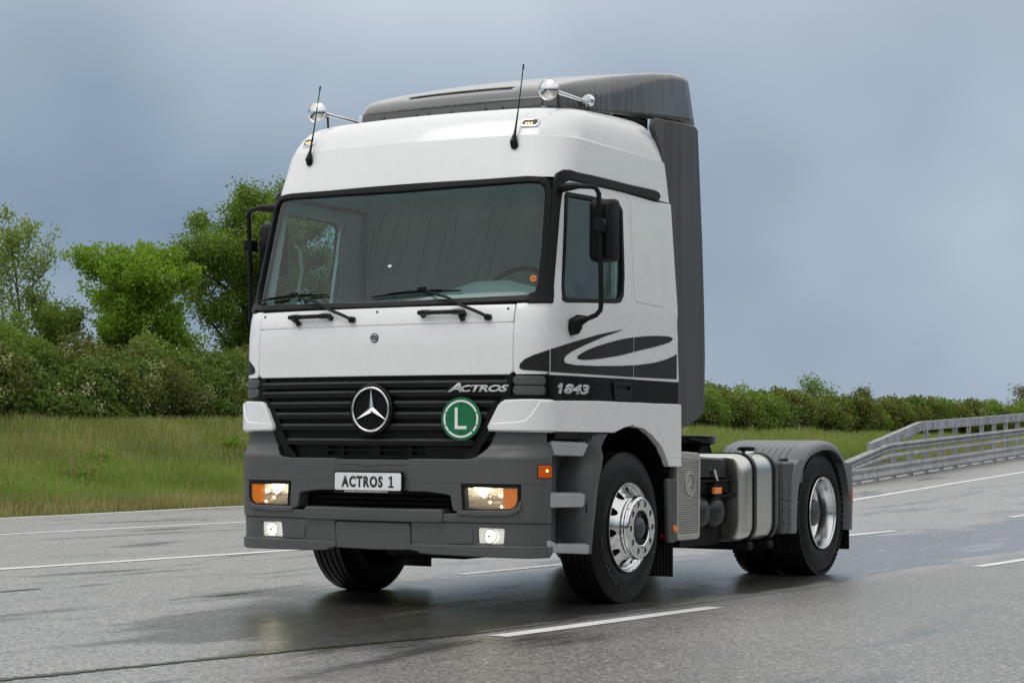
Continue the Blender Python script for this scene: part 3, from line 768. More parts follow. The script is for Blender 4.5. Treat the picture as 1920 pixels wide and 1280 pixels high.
# --- round green L sign
sx_, sy_, sz_ = .672, cab(.672, 1.239)[1]-.028, 1.240
sign = empty('sign_holder', (sx_, sy_, sz_), truck); sign.rotation_euler = (0, 0, R(9))
mb = MB(); mb.lathe([(.004, .001), (.004, .137), (0, .139), (-.004, .137), (-.004, .001)], (0, 0, 0), 'y', 56); disc = mb.build('sign_disc', 'sign_green', sign)
def ringarc(t0, t1):
    mb = MB(); n = max(6, int(abs(t1-t0)/5)); rr = []
    for i in range(n+1):
        t = R(t0+(t1-t0)*i/n); rr.append([(r_*math.cos(t), -.0052, r_*math.sin(t)) for r_ in (.108, .121)])
    mb.loft(rr, False); return mb.build('ring_print', 'sign_white', disc)
for a, b in ((-42, 20), (22, 158), (160, 222), (224, 312), ): ringarc(a, b)
mb = MB(); mb.box(-.042, -.022, -.006, -.004, -.066, .072); mb.box(-.022, .040, -.006, -.004, -.066, -.046); mb.build('letter', 'sign_white', disc)
for a, r_ in ((90, .129), (90, .096), (200, .114), (160, .114), (20, .114), (-20, .114), (270, .090)):
    mb = MB(); mb.lathe([(0, .0045), (-.008, .0045), (-.008, .0005)], (r_*math.cos(R(a)), 0, r_*math.sin(R(a))), 'y', 8); mb.build('rivet', 'print_black', disc)
mb = MB(); mb.box(-.02, .02, .002, .07, -.08, .08); mb.build('bracket', 'under', sign)

# --- windscreen
ws = panel('windscreen', sym(grow(WS_IN, (0, 2.39), 1.008)), cab, 'windscreen_glass', truck, off=-.008, thick=.005, bev=.001, grid=.08)
panel('windscreen_seal', sym(WS_OUT), cab, 'black_plastic', ws, holes=[sym(WS_IN)], off=.012, thick=.04, bev=.009, grid=.05)
# rain runs on the glass
rndw = random.Random(8)
for k in range(13):
    u = -.5+1.45*k/13+rndw.uniform(-.03, .03); z = rndw.uniform(2.45, 2.70); zb = rndw.uniform(2.08, 2.30); pts = []; du = rndw.uniform(-.10, -.02)
    while z > zb:
        pts.append(on_surf(cab, u, z, -.006)(0, 0, 0)); u += rndw.uniform(-.006, .006)+du*.03; z -= .022
        if rndw.random() < .08: u += rndw.uniform(-.018, .004)
    mb = MB(); mb.tube(pts, [rndw.uniform(.0008, .0020) for _ in pts], 5); mb.build('rain_run', 'rain_water', ws, smooth=60)
x, y, z = cab(1.085, 2.142)
pst = on_surf(cab, 1.085, 2.142, -.004)
mb = MB(); mb.add([pst(.022*math.cos(t), .022*math.sin(t), .001) for t in (2*math.pi*k/20 for k in range(20))], [tuple(range(20))]); stk = mb.build('sticker', 'orange_sticker', ws)
text_mesh('60', 'sticker_number', 'print_black', stk, on_surf(cab, 1.072, 2.134, -.0025), .026, .016, extr=.0004)
def wiper(pivot, mid, a, b):
    w = empty('wiper', cab(*pivot), truck); off = Vector(cab(*pivot))
    PS = lambda u, z, d: on_surf(cab, u, z, d)(0, 0, 0)-off
    mb = MB(); mb.lathe([(.02, .022), (-.03, .022), (-.036, .015), (-.036, .001)], (0, 0, 0), 'y', 20); mb.build('pivot_cap', 'black_plastic', w)
    n = 8; pts = [PS(pivot[0]+(mid[0]-pivot[0])*i/n, pivot[1]+(mid[1]-pivot[1])*i/n, .030+.012*math.sin(i/n*3.1)) for i in range(n+1)]
    mb = MB(); mb.tube(pts, [.011]*4+[.008]*3+[.006]*2, 8); mb.build('arm', 'black_plastic', w)
    n = 20; pts = [PS(a[0]+(b[0]-a[0])*i/n, a[1]+(b[1]-a[1])*i/n+.010*math.sin(math.pi*i/n), .014) for i in range(n+1)]
    mb = MB(); mb.tube(pts, [.003]+[.0065]*(n-1)+[.003], 6); mb.build('blade', 'rubber', w)
    pts = [PS(a[0]+(b[0]-a[0])*i/n, a[1]+(b[1]-a[1])*i/n+.010*math.sin(math.pi*i/n)+.003, .022+.008*math.sin(math.pi*i/n)) for i in range(4, n-3)]
    mb = MB(); mb.tube(pts, .005, 6); mb.build('bridge', 'black_plastic', w)
    mb = MB(); c = PS(mid[0], mid[1], .03); mb.box(c.x-.03, c.x+.03, c.y-.012, c.y+.012, c.z-.008, c.z+.012); mb.build('clip', 'black_plastic', w, bevel=.003)
    return w
wiper((.838, 1.890), (.328, 2.083), (-.069, 2.045), (.615, 2.068))
wiper((-.183, 1.898), (-.731, 2.083), (-1.10, 2.053), (-.436, 2.076))
for u0, u1, su in ((.345, .680, .64), (-.712, -.350, -.66)):
    h = empty('grab_handle', cab((u0+u1)/2, 1.914), truck); o_ = Vector(cab((u0+u1)/2, 1.914))
    PS = lambda u, z, d: on_surf(cab, u, z, d)(0, 0, 0)-o_
    n = 10; mb = MB(); mb.tube([PS(u0+(u1-u0)*i/n, 1.918, .040) for i in range(n+1)], [.015, .019, .019]+[.015]*5+[.019, .019, .015], 10); mb.build('grip', 'black_gloss', h)
    for u in (u0+.02, u1-.02):
        mb = MB(); mb.tube([PS(u, 1.916, .04), PS(u, 1.914, -.01)], [.016, .022], 10); mb.build('mount', 'black_gloss', h)
    mb = MB(); mb.tube([PS(su, 1.912, .036), PS(su+.02, 1.874, .006)], [.012, .020], 8); mb.build('stay', 'black_gloss', h)

# --- roof: rounded white cap lofted in height
RZ = [ # z, front, half width, rear, sag, run, xa
 (2.822, .288, 1.176, 2.062, .080, .26, .95), (2.86, .297, 1.174, 2.055, .080, .27, .94), (3.00, .333, 1.168, 2.038, .078, .30, .90), (3.104, .360, 1.164, 2.02, .075, .32, .87), (3.108, .366, 1.160, 2.018, .075, .32, .87), (3.113, .366, 1.156, 2.016, .075, .32, .87),
 (3.17, .392, 1.148, 2.0, .072, .33, .84), (3.23, .425, 1.136, 1.972, .070, .35, .80), (3.275, .462, 1.115, 1.92, .068, .36, .77), (3.305, .505, 1.085, 1.89, .066, .36, .74), (3.325, .555, 1.045, 1.86, .062, .36, .70), (3.340, .63, .985, 1.82, .06, .35, .66), (3.352, .74, .88, 1.74, .05, .33, .58), (3.360, .95, .60, 1.5, .03, .25, .38), (3.363, 1.15, .2, 1.3, .01, .06, .12)]
def roof_ring(F, W, Rr, sag, run, xa):
    half = []
    ya = F+sag; yb = ya+run
    for i in range(13): x = xa*i/12; half.append((x, F+sag*(x/xa)**2))
    for i in range(1, 13):
        t = i/12; cy = ya+2*sag/xa*(W-xa)
        half.append(((1-t)**2*xa+2*t*(1-t)*W+t*t*W, (1-t)**2*ya+2*t*(1-t)*cy+t*t*yb))
    r_ = min(.12, (Rr-yb)*.4, .03+(2.06-Rr)*.5 if Rr > 1.9 else .12); r_ = max(r_, .03)
    for i in range(1, 9): half.append((W, yb+(Rr-r_-yb)*i/8))
    for i in range(1, 6): t = math.pi/2*i/5; half.append((W-r_+r_*math.cos(t), Rr-r_+r_*math.sin(t)))
    half.append(((W-r_)*.5, Rr)); half.append((0, Rr))
    return half+[(-x, y) for x, y in half[-2:0:-1]]
def roof_slope(x, y, z):       # the cap rises slightly towards the rear
    k = smooth01((z-3.15)/.2)
    return z+k*.055*smooth01((y-.5)/1.2)
mb = MB(); mb.loft([[(x, y, roof_slope(x, y, z)) for x, y in roof_ring(F, W, Rr, sg, rn, xa)] for z, F, W, Rr, sg, rn, xa in RZ], True, True)
roof = mb.build('roof', 'white_paint', truck, smooth=22)
def roofP(x, z):               # front skin of the roof at a given x, z
    for q0, q1 in zip(RZ, RZ[1:]):
        if q0[0] <= z <= q1[0]:
            t = (z-q0[0])/(q1[0]-q0[0]); q = [a+(b-a)*t for a, b in zip(q0, q1)]; break
    _, F, W, Rr, sag, run, xa = q; a = abs(x)
    if a <= xa: return F+sag*(a/xa)**2
    best = min(range(101), key=lambda i: abs((1-i/100)**2*xa+(1-(1-i/100)**2)*W-a)); t = best/100
    ya = F+sag
    return (1-t)**2*ya+2*t*(1-t)*(ya+2*sag/xa*(W-xa))+t*t*(ya+run)
for s in (1, -1):
    # marker lamps and antennas
    f = lambda u, z: (u, roofP(u, z), z)
    ml = panel('marker_lamp', sgn_poly(roundpoly([(.842, 3.222), (.952, 3.222), (.952, 3.172), (.842, 3.172)], .015), s), f, 'chrome', roof, off=.012, thick=.03, bev=.004, grid=.03, up=(0, -1, .3))
    panel('marker_lens', sgn_poly(roundpoly([(.852, 3.214), (.942, 3.214), (.942, 3.180), (.852, 3.180)], .010), s), f, 'steel_dark', ml, off=.014, thick=.01, bev=.002, grid=.03, up=(0, -1, .3))
    for k in (.880, .898, .916):
        mb = MB(); mb.lathe([(.0, .007), (-.006, .005), (-.008, .001)], (s*k, roofP(k, 3.196)-.016, 3.196), 'y', 10); mb.build('marker_bulb', 'amber_bulb', ml)
    an = empty('antenna', (s*.83, roofP(.83, 3.075), 3.075), truck)
    mb = MB(); mb.tube([(0, .02, -.04), (0, -.015, -.035), (0, -.025, -.01), (0, -.012, .045)], [.02, .026, .026, .010], 12); mb.build('base', 'black_plastic', an)
    tip = (s*.0+.0, .10, .52)
    mb = MB(); mb.tube([(0, -.014, .03), (0, .005, .10), (0, .035, .22), tip], [.010, .007, .0045, .0035], 8); mb.build('rod', 'black_plastic', an)
    mb = MB(); mb.tube([(0, .094, .49), (0, .101, .525)], [.0055, .006], 8); mb.build('tip', 'black_plastic', an)
    # trumpet horns lying along the roof
    hx = s*.95
    for (dx, yb_, zz, L, rb) in ((0, .66, 3.445, .55, .073),):
        hn = empty('air_horn', (hx, yb_, zz), truck)
        mb = MB(); mb.lathe([(.022, .001), (.005, .03), (-.004, .052), (-.012, rb-.005), (-.016, rb), (-.008, rb+.002), (.012, .058), (.05, .034), (.11, .018), (.2, .014), (L, .012)], (0, 0, 0), 'y', 32); mb.build('trumpet', 'chrome', hn)
        mb = MB(); mb.lathe([(-.012, rb-.004), (-.020, rb-.012), (-.034, .004), (-.034, .0005)], (0, 0, 0), 'y', 32); mb.build('cover', 'chrome', hn)
        mb = MB(); mb.lathe([(-.03, .001), (-.028, .034), (-.006, .045), (.02, .045), (.036, .036), (.045, .001)], (0, L, .012), 'y', 28); mb.build('driver', 'chrome', hn)
        for q, h_ in ((.12, -.10), (L, -.07)):
            mb = MB(); mb.tube([(0, q, 0), (0, q+.01, h_)], .008, 8); mb.box(-.02, .02, q-.01, q+.04, h_-.012, h_+.004); mb.build('foot', 'steel_dark', hn)

# --- roof spoiler
SP = [ # y, half width, top z, bottom z
 (.93, .74, 3.44, 3.395), (.955, .765, 3.475, 3.395), (1.0, .80, 3.515, 3.395), (1.04, .826, 3.54, 3.395), (1.105, .857, 3.568, 3.395), (1.13, .868, 3.577, 3.395), (1.25, .915, 3.615, 3.397), (1.4, .96, 3.655, 3.40), (1.6, 1.015, 3.700, 3.41), (1.8, 1.06, 3.740, 3.42), (2.0, 1.095, 3.775, 3.432), (2.2, 1.12, 3.803, 3.445), (2.36, 1.135, 3.818, 3.455), (2.42, 1.14, 3.812, 3.462)]
def sp_section(w, zt, zb, y):
    h = zt-zb; r_ = min(.15-.10*smooth01((y-1.3)/.9), h*.55, w*.3); out = []
    shear_ = .10*(1 if y > 2.2 else 0)
    for i in range(7): out.append((w, zb+(zt-r_-zb)*i/6))
    for i in range(1, 9): t = math.pi/2*i/8; out.append((w-r_+r_*math.cos(t), zt-r_+r_*math.sin(t)))
    n = 14
    for i in range(1, n+1): x = (w-r_)*(1-i/n); out.append((x, zt+.035*(1-(x/(w-r_))**2)*min(1, h/.3)))
    return out+[(-x, z) for x, z in out[-2::-1]]
rings = []
for y, w, zt, zb in SP:
    rings.append([(x, y+(.13*(zt-z)/.36 if y > 2.3 else .13*(zt-z)/.36*max(0, (y-1.6)/.7)), z) for x, z in sp_section(w, zt, zb, y)])
mb = MB(); mb.loft(rings, False)
m = len(rings[0])
keep = []
for f in mb.f:
    cx = sum(mb.v[i][0] for i in f)/4; cy = sum(mb.v[i][1] for i in f)/4; row = f[0]//m
    if row == 3 and abs(cx) < .44: continue        # the air slot behind the lip
    keep.append(f)
mb.f = keep
spo = mb.build('roof_spoiler', 'spoiler_grey', truck, smooth=50)
sd = spo.modifiers.new('thickness', 'SOLIDIFY'); sd.thickness = .012; sd.offset = -1
mb = MB(); mb.loft([[(x, .925, 3.385), (x, .915, 3.40), (x, .925, 3.445), (x, .94, 3.44)] for x in (-.74, 0, .74)], True, True); mb.build('spoiler_lip', 'grey_plastic', spo)
for x in (-.55, -.27, -.17, .02, .3, .44):
    mb = MB(); mb.lathe([(0, .008), (-.008, .007), (-.009, .001)], (x, .917, 3.405), 'y', 8); mb.build('stud', 'print_black', spo)
mb = MB(); mb.box(-.95, .95, 1.5, 1.54, 3.30, 3.50); mb.box(-1.0, 1.0, 2.0, 2.04, 3.2, 3.48); mb.build('spoiler_mount', 'under', spo)
mb = MB(); mb.box(-1.02, 1.02, 1.62, 2.0, 3.24, 3.43); mb.build('roof_filler', 'under', truck, bevel=.03)

# --- side fairings behind the cab
for s in (1, -1):
    f = lambda y, z: (s*(1.195-.036*smooth01((z-2.0)/.9)*(1-smooth01((y-1.98)/.25))), y, z)
    fa = panel('side_fairing', [(1.815, 3.335), (1.835, 3.385), (1.89, 3.410), (2.45, 3.428), (2.485, 3.412), (2.565, 2.60), (2.60, 2.1), (2.615, 1.73), (2.60, 1.335), (2.56, 1.305), (2.33, 1.235), (2.20, 1.215), (2.10, 1.23), (2.09, 1.60), (2.06, 1.80), (2.03, 2.305), (1.99, 2.83), (1.985, 3.08), (1.935, 3.20), (1.875, 3.285)], f, 'fairing_grey', truck, off=0, thick=.035, bev=.012, grid=.08, up=(s, 0, 0))
mb = MB(); mb.box(-1.15, 1.15, 2.03, 2.07, .95, 2.85); mb.box(-1.1, 1.1, 1.80, 2.02, 2.8, 3.2); mb.build('cab_rear_wall', 'under', truck, bevel=.02)

# --- mirrors
for s in (1, -1):
    mr = empty('wing_mirror', (s*1.22, .45, 2.3), truck); B = Vector((s*1.22, .45, 2.3)); L = lambda x, y, z: (s*x-B.x, y-B.y, z-B.z)
    path = [(1.10, .47, 2.742), (1.20, .435, 2.747), (1.28, .428, 2.748), (1.37, .445, 2.742), (1.405, .462, 2.735), (1.42, .478, 2.70), (1.42, .495, 2.5), (1.42, .51, 2.2), (1.42, .517, 1.99), (1.415, .515, 1.945), (1.385, .512, 1.915), (1.33, .508, 1.895), (1.25, .505, 1.875)]
    mb = MB(); mb.tube([L(*q) for q in path], .0165, 12); mb.build('arm', 'black_plastic', mr)
    mb = MB(); mb.tube([L(1.10, .47, 2.740), L(1.18, .44, 2.745), L(1.25, .428, 2.748), L(1.30, .43, 2.748)], [.030, .030, .026, .018], 12); mb.build('upper_mount', 'black_plastic', mr)
    mb = MB(); mb.tube([L(1.20, .50, 1.80), L(1.225, .50, 1.82), L(1.245, .50, 1.865), L(1.27, .505, 1.885), L(1.32, .508, 1.893)], [.02, .045, .052, .040, .02], 14); mb.build('lower_mount', 'black_plastic', mr)
    # housing: rounded box, tapering towards the front; the far one is set closer to the pillar
    MX, MY = (1.418, 0) if s > 0 else (1.36, .07)
    rings = []
    for y, k in ((.53, .78), (.545, .90), (.585, .985), (.64, 1.0), (.655, .99), (.655, .93)):
        rings.append([L(MX+q[0]*k, y+MY, 2.472+q[1]*k) for q in roundpoly([(-.112, -.205), (.062, -.205), (.062, .205), (-.112, .205)], .028, 5)])
    mb = MB(); mb.loft(rings, True, True); hs = mb.build('housing', 'black_plastic', mr, smooth=45)
    mb = MB(); mb.add([L(MX+q[0], .657+MY, 2.472+q[1]) for q in roundpoly([(-.10, -.19), (.05, -.19), (.05, .19), (-.10, .19)], .03, 5)], [tuple(range(24))]); mb.build('mirror_glass', 'mirror_glass', hs)
    rings = [[L(1.422+q[0]*k, y, 2.492+q[1]*k) for q in roundpoly([(-.034, -.045), (.034, -.045), (.034, .045), (-.034, .045)], .014, 4)] for y, k in ((.545, 1), (.482, 1), (.475, .9))]
    mb = MB(); mb.loft(rings, True, True); mb.build('clamp', 'black_gloss', mr)

# --- bumper (upper) in plastic: corner pieces, centre piece, foot step
BUM_F[:] = [(.3, .012), (.40, .008), (.55, -.002), (.60, -.018), (.985, -.022), (1.005, -.016), (1.06, .030), (1.2, .036)]
HL = [(.673, .827), (1.058, .827), (1.070, .805), (1.068, .724), (1.052, .672), (1.010, .650), (.818, .645), (.688, .648)]
for s in (1, -1):
    S = lambda p: sgn_poly(p, s)
    bc = panel('bumper_corner', S([(.291, .972), (.70, .972), (.745, .977), (.782, .992), (.835, 1.05), (.865, 1.09), (.895, 1.165), (1.215, 1.165), (1.220, 1.082), (1.27, 1.05), (1.304, 1.018), (1.308, .831), (.291, .831)]), bumper, 'grey_plastic', truck, thick=.09, bev=.010, grid=.035)
    panel('bumper_cheek', S([(.291, .826), (.668, .826), (.680, .642), (.818, .637), (1.012, .642), (1.060, .668), (1.076, .724), (1.078, .826), (1.308, .826), (1.306, .650), (1.302, .582), (.545, .582), (.540, .625), (.662, .628), (.655, .648), (.62, .662), (.602, .752), (.56, .764), (.42, .778), (.291, .778)]), bumper, 'grey_plastic', bc, thick=.10, bev=.008, grid=.035, off=-.003)
    panel('lamp_ledge', S([(.655, .632), (.82, .628), (1.012, .634), (1.062, .66), (1.076, .70), (1.066, .72), (1.05, .676), (1.008, .655), (.82, .650), (.655, .650)]), bumper, 'grey_plastic', bc, off=.012, thick=.03, bev=.006, grid=.03)
    # headlamp
    hl = panel('headlamp', S(HL), bumper, 'black_plastic', truck, holes=[S([(.696, .808), (1.055, .806), (1.055, .724), (1.040, .682), (1.005, .664), (.818, .660), (.704, .664)])], off=-.004, thick=.07, bev=.006, grid=.04)
    panel('reflector', S([(.69, .81), (.975, .81), (.975, .66), (.70, .66)]), bumper, 'reflector', hl, off=-.050, thick=.01, grid=.03)
    panel('lit_prism', S([(.752, .803), (.868, .803), (.826, .737)]), bumper, 'lamp_bulb', hl, off=-.022, thick=.012, bev=.002, grid=.03)
    for (u, z, r_, m_) in ((.935, .752, .014, 'lamp_glow'), (.862, .708, .010, 'lamp_glow'), (.94, .682, .010, 'lamp_glow'), (.872, .742, .012, 'chrome')):
        P = on_surf(bumper, s*u, z, -.042)(0, 0, 0)
        mb = MB(); mb.lathe([(.0, r_), (-.006, r_*.8), (-.010, r_*.3), (-.010, .0005)], P, 'y', 14); mb.build('facet', m_, hl)
    panel('indicator', S([(.962, .804), (1.053, .803), (1.053, .713), (1.036, .680), (1.004, .666), (.975, .664), (.966, .712)]), bumper, 'amber', hl, off=-.014, thick=.03, bev=.004, grid=.03)
    panel('lens', S([(.696, .808), (1.055, .806), (1.055, .724), (1.040, .682), (1.005, .664), (.818, .660), (.704, .664)]), bumper, 'lens_glass', hl, off=-.004, thick=.004, bev=.001, grid=.05)
    # side marker at the corner
    smk = panel('side_marker', S([(1.190, .943), (1.300, .943), (1.300, .870), (1.190, .870)]), bumper, 'amber_lit', truck, off=.004, thick=.02, bev=.004, grid=.03)
    panel('marker_frame', S([(1.182, .950), (1.306, .950), (1.306, .863), (1.182, .863)]), bumper, 'under', smk, off=.001, thick=.01, bev=.002, grid=.03)
    P = on_surf(bumper, s*1.255, .912, .006)(0, 0, 0); mb = MB(); mb.lathe([(-.006, .0005), (-.005, .006), (0, .009)], P, 'y', 12); mb.build('marker_bulb', 'amber_bulb', smk)
    # lower bumper
    lb = panel('lower_bumper', S([(.306, .566), (1.290, .567), (1.288, .432), (.306, .428)]), bumper, 'grey_plastic', truck, holes=[S(roundpoly([(.772, .552), (.972, .549), (.960, .438), (.762, .440)], .02))], thick=.08, bev=.008, grid=.04, off=-.006)
    panel('bumper_lip', S([(.302, .424), (1.286, .428), (1.282, .392), (1.262, .371), (1.10, .368), (.72, .372), (.42, .378), (.375, .382), (.345, .396), (.300, .400)]), bumper, 'grey_plastic', lb, thick=.06, bev=.010, grid=.04, off=.012)
    panel('blank_cover', S(roundpoly([(.556, .549), (.742, .548), (.748, .446), (.566, .443)], .025)), bumper, 'grey_plastic', lb, off=.000, thick=.006, bev=.003, grid=.04)
    fg = panel('fog_lamp', S(roundpoly([(.786, .546), (.956, .548), (.958, .445), (.788, .442)], .018)), bumper, 'fog_white', truck, off=-.022, thick=.05, bev=.006, grid=.04)
    panel('fog_reflector', S(roundpoly([(.802, .537), (.942, .538), (.944, .456), (.803, .453)], .014)), bumper, 'fog_white', fg, off=-.018, thick=.004, bev=.001, grid=.03)
    P = on_surf(bumper, s*.868, .494, -.018)(0, 0, 0)
    mb = MB(); mb.lathe([(0, .046), (-.008, .046), (-.012, .042), (-.010, .039)], P, 'y', 28); mb.build('rim', 'chrome', fg)
    mb = MB(); mb.lathe([(-.004, .040), (-.008, .022), (-.009, .0005)], P, 'y', 28); mb.build('lamp_face', 'fog_face', fg)
    mb = MB(); mb.box(P[0]-.012, P[0]+.012, P[1]-.024, P[1]-.010, P[2]-.010, P[2]+.010); mb.build('bulb_shield', 'silver', fg, bevel=.004)
    panel('fog_lens', S(roundpoly([(.797, .540), (.946, .542), (.949, .452), (.798, .449)], .016)), bumper, 'lens_glass', fg, off=-.006, thick=.003, bev=.001, grid=.05)
    panel('fog_recess', S([(.75, .56), (.98, .56), (.98, .43), (.75, .43)]), bumper, 'under', fg, off=-.075, thick=.01, grid=.05)
bcen = panel('bumper_centre', sym([(0, .967), (.285, .967), (.285, .780), (0, .780)]), bumper, 'grey_plastic', truck, thick=.08, bev=.008, off=.002)
panel('centre_lid', sym([(0, .952), (.278, .952), (.278, .944), (.06, .944), (.05, .934), (0, .934)]), bumper, 'grey_plastic', bcen, off=.006, thick=.006, bev=.003, grid=.05)
stepbar = panel('bumper_step', sym([(0, .646), (.525, .648), (.537, .642), (.537, .584), (0, .584)]), bumper, 'grey_plastic', truck, off=.012, thick=.13, bev=.012, grid=.05)
for k in range(27):
    u = -.48+k*.037; x, y, z = bumper(u, .648); mb = MB(); mb.lathe([(-.004, .009), (.004, .008), (.007, .003)], (x, y+.012, .650), 'z', 8, True); mb.build('tread_knob', 'grey_plastic', stepbar)
panel('bumper_backing', sym([(0, .97), (.70, .97), (1.25, .97), (1.25, .45), (0, .45)]), bumper, 'under', truck, off=-.13, thick=.02, grid=.10)
for z in (.735, .705, .675): strip('cooler_bar', 'black_plastic', truck, -.55, .55, z, [(-.11, .004), (-.10, 0), (-.11, -.006), (-.125, 0)], surf=bumper, n=12)
panel('tow_flap', sym([(0, .556), (.283, .556), (.287, .545), (.289, .40), (0, .395)]), bumper, 'grey_plastic', truck, thick=.06, bev=.010, off=.000)
# number plate
ply = on_surf(bumper, 0, .83, 0)
pl = panel('number_plate', sym([(0, .893), (.268, .893), (.268, .757), (0, .757)]), lambda u, z: (u, -.052, z), 'black_plastic', truck, off=0, thick=.02, bev=.004, up=(0, -1, 0))
panel('plate_face', roundpoly(sym([(0, .886), (.260, .886), (.260, .776), (0, .776)]), .012), lambda u, z: (u, -.054, z), 'plate_white', pl, off=0, thick=.003, bev=.002, up=(0, -1, 0))
flat = lambda x0, z0, yy: (lambda a, b, e: Vector((x0+a, yy-e, z0+b)))
text_mesh('ACTROS', 'plate_lettering', 'print_black', pl, flat(-.205, .793, -.0545), .325, .075, extr=.0015, bold=.042, spacing=1.2)
mb = MB(); mb.prism([(.166+dx, .793+dz) for dx, dz in ((0, 0), (.040, 0), (.040, .011), (.027, .011), (.027, .075), (.015, .075), (.0, .061), (.004, .053), (.014, .061), (.014, .011), (0, .011))], 1, -.0560, -.0545); mb.build('plate_lettering', 'print_black', pl, smooth=0)
text_mesh('MERCEDES-BENZ TRUCKS CUSTOMER EXPERIENCE CENTER', 'plate_small_print', 'sign_white', pl, flat(-.185, .7605, -.0525), .345, .0095, extr=.0008, bold=.01)

# --- entry steps and cladding on both sides
for s in (1, -1):
    st = empty('entry_steps', (s*1.1, .45, .37), truck); B = Vector((s*1.1, .45, .37))
    def bld(poly, x0, x1, name, mat, bevel=.008):
        mb = MB(); a, b = sorted((s*x0, s*x1)); mb.prism([(q[0]-B.y, q[1]-B.z) for q in poly], 0, a-B.x, b-B.x); return mb.build(name, mat, st, bevel=bevel)
    for nm, poly in (('step', [(.25, 1.093), (.75, 1.086), (.70, 1.03), (.67, 1.003), (.28, 1.011)]), ('step', [(.24, .767), (.701, .757), (.695, .70), (.673, .671), (.24, .678)]), ('step', [(.22, .470), (.245, .470), (.342, .440), (.768, .422), (.765, .375), (.75, .362), (.22, .394)])):
        so = bld(poly, 1.02, 1.212, nm, 'light_grey')
        zt = max(q[1] for q in poly[:3]); a0, a1 = poly[0], poly[1]
        if len(poly) == 7: a0, a1 = poly[2], poly[3]
        for k in range(11):
            t = (k+.7)/12; y = a0[0]+(a1[0]-a0[0])*t; z = a0[1]+(a1[1]-a0[1])*t
            mb = MB(); a, b = sorted((s*1.185, s*1.205)); mb.box(a-B.x, b-B.x, y-B.y-.012, y-B.y+.012, z-B.z-.004, z-B.z+.009); mb.build('grip_tooth', 'light_grey', so)
    bld([(.12, 1.155), (.86, 1.155), (.86, .40), (.12, .40)], .96, .985, 'back_wall', 'grey_plastic')
    mb = MB(); P = [(.965, .50), (1.05, .52), (1.05, .60), (.965, .62)]; mb.prism([(s*x-B.x, y-B.y) for x, y in P], 2, .40-B.z, 1.15-B.z); mb.build('wall_rib', 'grey_plastic', st, bevel=.015)
    mb = MB(); a, b = sorted((s*.97, s*1.205)); mb.box(a-B.x, b-B.x,   .30-B.y, .80-B.y, 1.115-B.z, 1.16-B.z); mb.build('top_cover', 'under', st)
    # cladding ahead of the wheel
    f = lambda y, z: (s*(1.212-.05*smooth01((.80-y)/.12)*0), y, z)
    rows = []
    for z, ya, yb in ((1.152, .79, 1.03), (1.10, .765, .965), (1.06, .78, .935), (1.0, .795, .965), (.93, .76, .945), (.87, .735, .915), (.78, .728, .885), (.62, .722, .850), (.45, .712, .815), (.362, .755, .798)):
        m_ = (ya+yb)/2
        rows.append([(s*x-B.x, y-B.y, z-B.z) for x, y in ((.97, ya-.01), (1.12, ya), (1.185, ya+(yb-ya)*.25), (1.212, ya+(yb-ya)*.5), (1.214, ya+(yb-ya)*.8), (1.205, yb), (1.16, yb+.015), (.97, yb+.02))])
    mb = MB(); mb.loft(rows, True, True); mb.build('cladding', 'grey_plastic', st, smooth=50)

# --- wheels
def tyre_mesh(name, parent, r, w, xo, rr, tread):
    """xo: outward sidewall plane at local x; tyre spans xo-w..xo"""
    prof = [(-w+.03, rr), (-w+.008, rr+.03), (-w-.006, rr+.11), (-w+.004, r-.075), (-w+.020, r-.028), (-w+.034, r-.008)]
    n = 5; tw = w-.068; x = -w+.034
    for k in range(n):
        bw = tw/n
        prof += [(x+.004, r), (x+bw-.012, r), (x+bw-.011, r-.012), (x+bw-.001, r-.012)] if k < n-1 else [(x+.004, r), (x+bw-.002, r-.001)]
        x += bw
    prof += [(-.030, r-.010), (-.022, r-.026), (-.012, r-.044), (-.010, r-.050), (-.003, r-.075), (.004, rr+.13), (.004, rr+.118), (.006, rr+.11), (.003, rr+.06), (-.004, rr+.045), (-.008, rr+.03), (-.014, rr+.012), (-.02, rr)]
    mb = MB(); mb.lathe([(xo+a, q) for a, q in prof], (0, 0, 0), 'x', 72)
    t = mb.build(name, 'rubber', parent, smooth=40)
    if tread:
        mb = MB()
        for k in range(64):
            t0 = 2*math.pi*k/64
            for xc in (xo-.030, xo-w+.030):
                c, q = math.cos(t0), math.sin(t0); e1 = Vector((1, 0, 0)); e2 = Vector((0, -q, c)); e3 = Vector((0, c, q)); o = Vector((xc, 0, 0))+e3*(r-.012)
                vs = [o+e1*a*.020+e2*b*.016+e3*d*.014 for d in (-1, 1) for b in (-1, 1) for a in (-1, 1)]
                mb.add(vs, [(0, 2, 3, 1), (4, 5, 7, 6), (0, 1, 5, 4), (2, 6, 7, 3), (0, 4, 6, 2), (1, 3, 7, 5)])
        mb.build('tread_block', 'tread', t)['kind'] = 'stuff'
    return t
def arc_text(txt, parent, r0, h, xo, a0, deg_per, mat):
    """raised sidewall lettering; a0: start angle in degrees, running clockwise seen from +x"""
    for i, ch in enumerate(txt):
        if ch == ' ': continue
        a = R(a0-i*deg_per)
        up_ = Vector((0, math.cos(a), math.sin(a))); rt = Vector((0, math.sin(a), -math.cos(a)))
        C0 = up_*r0; w_ = R(deg_per)*r0*.78*(.45 if ch in 'I1' else 1)
        text_mesh(ch, 'sidewall_letter', mat, parent, lambda s_, t_, e, C0=C0, up_=up_, rt=rt, w_=w_: C0-rt*(s_-w_/2)*-1+up_*t_+Vector((xo+e, 0, 0)), w_, h, extr=.003, bold=.01)
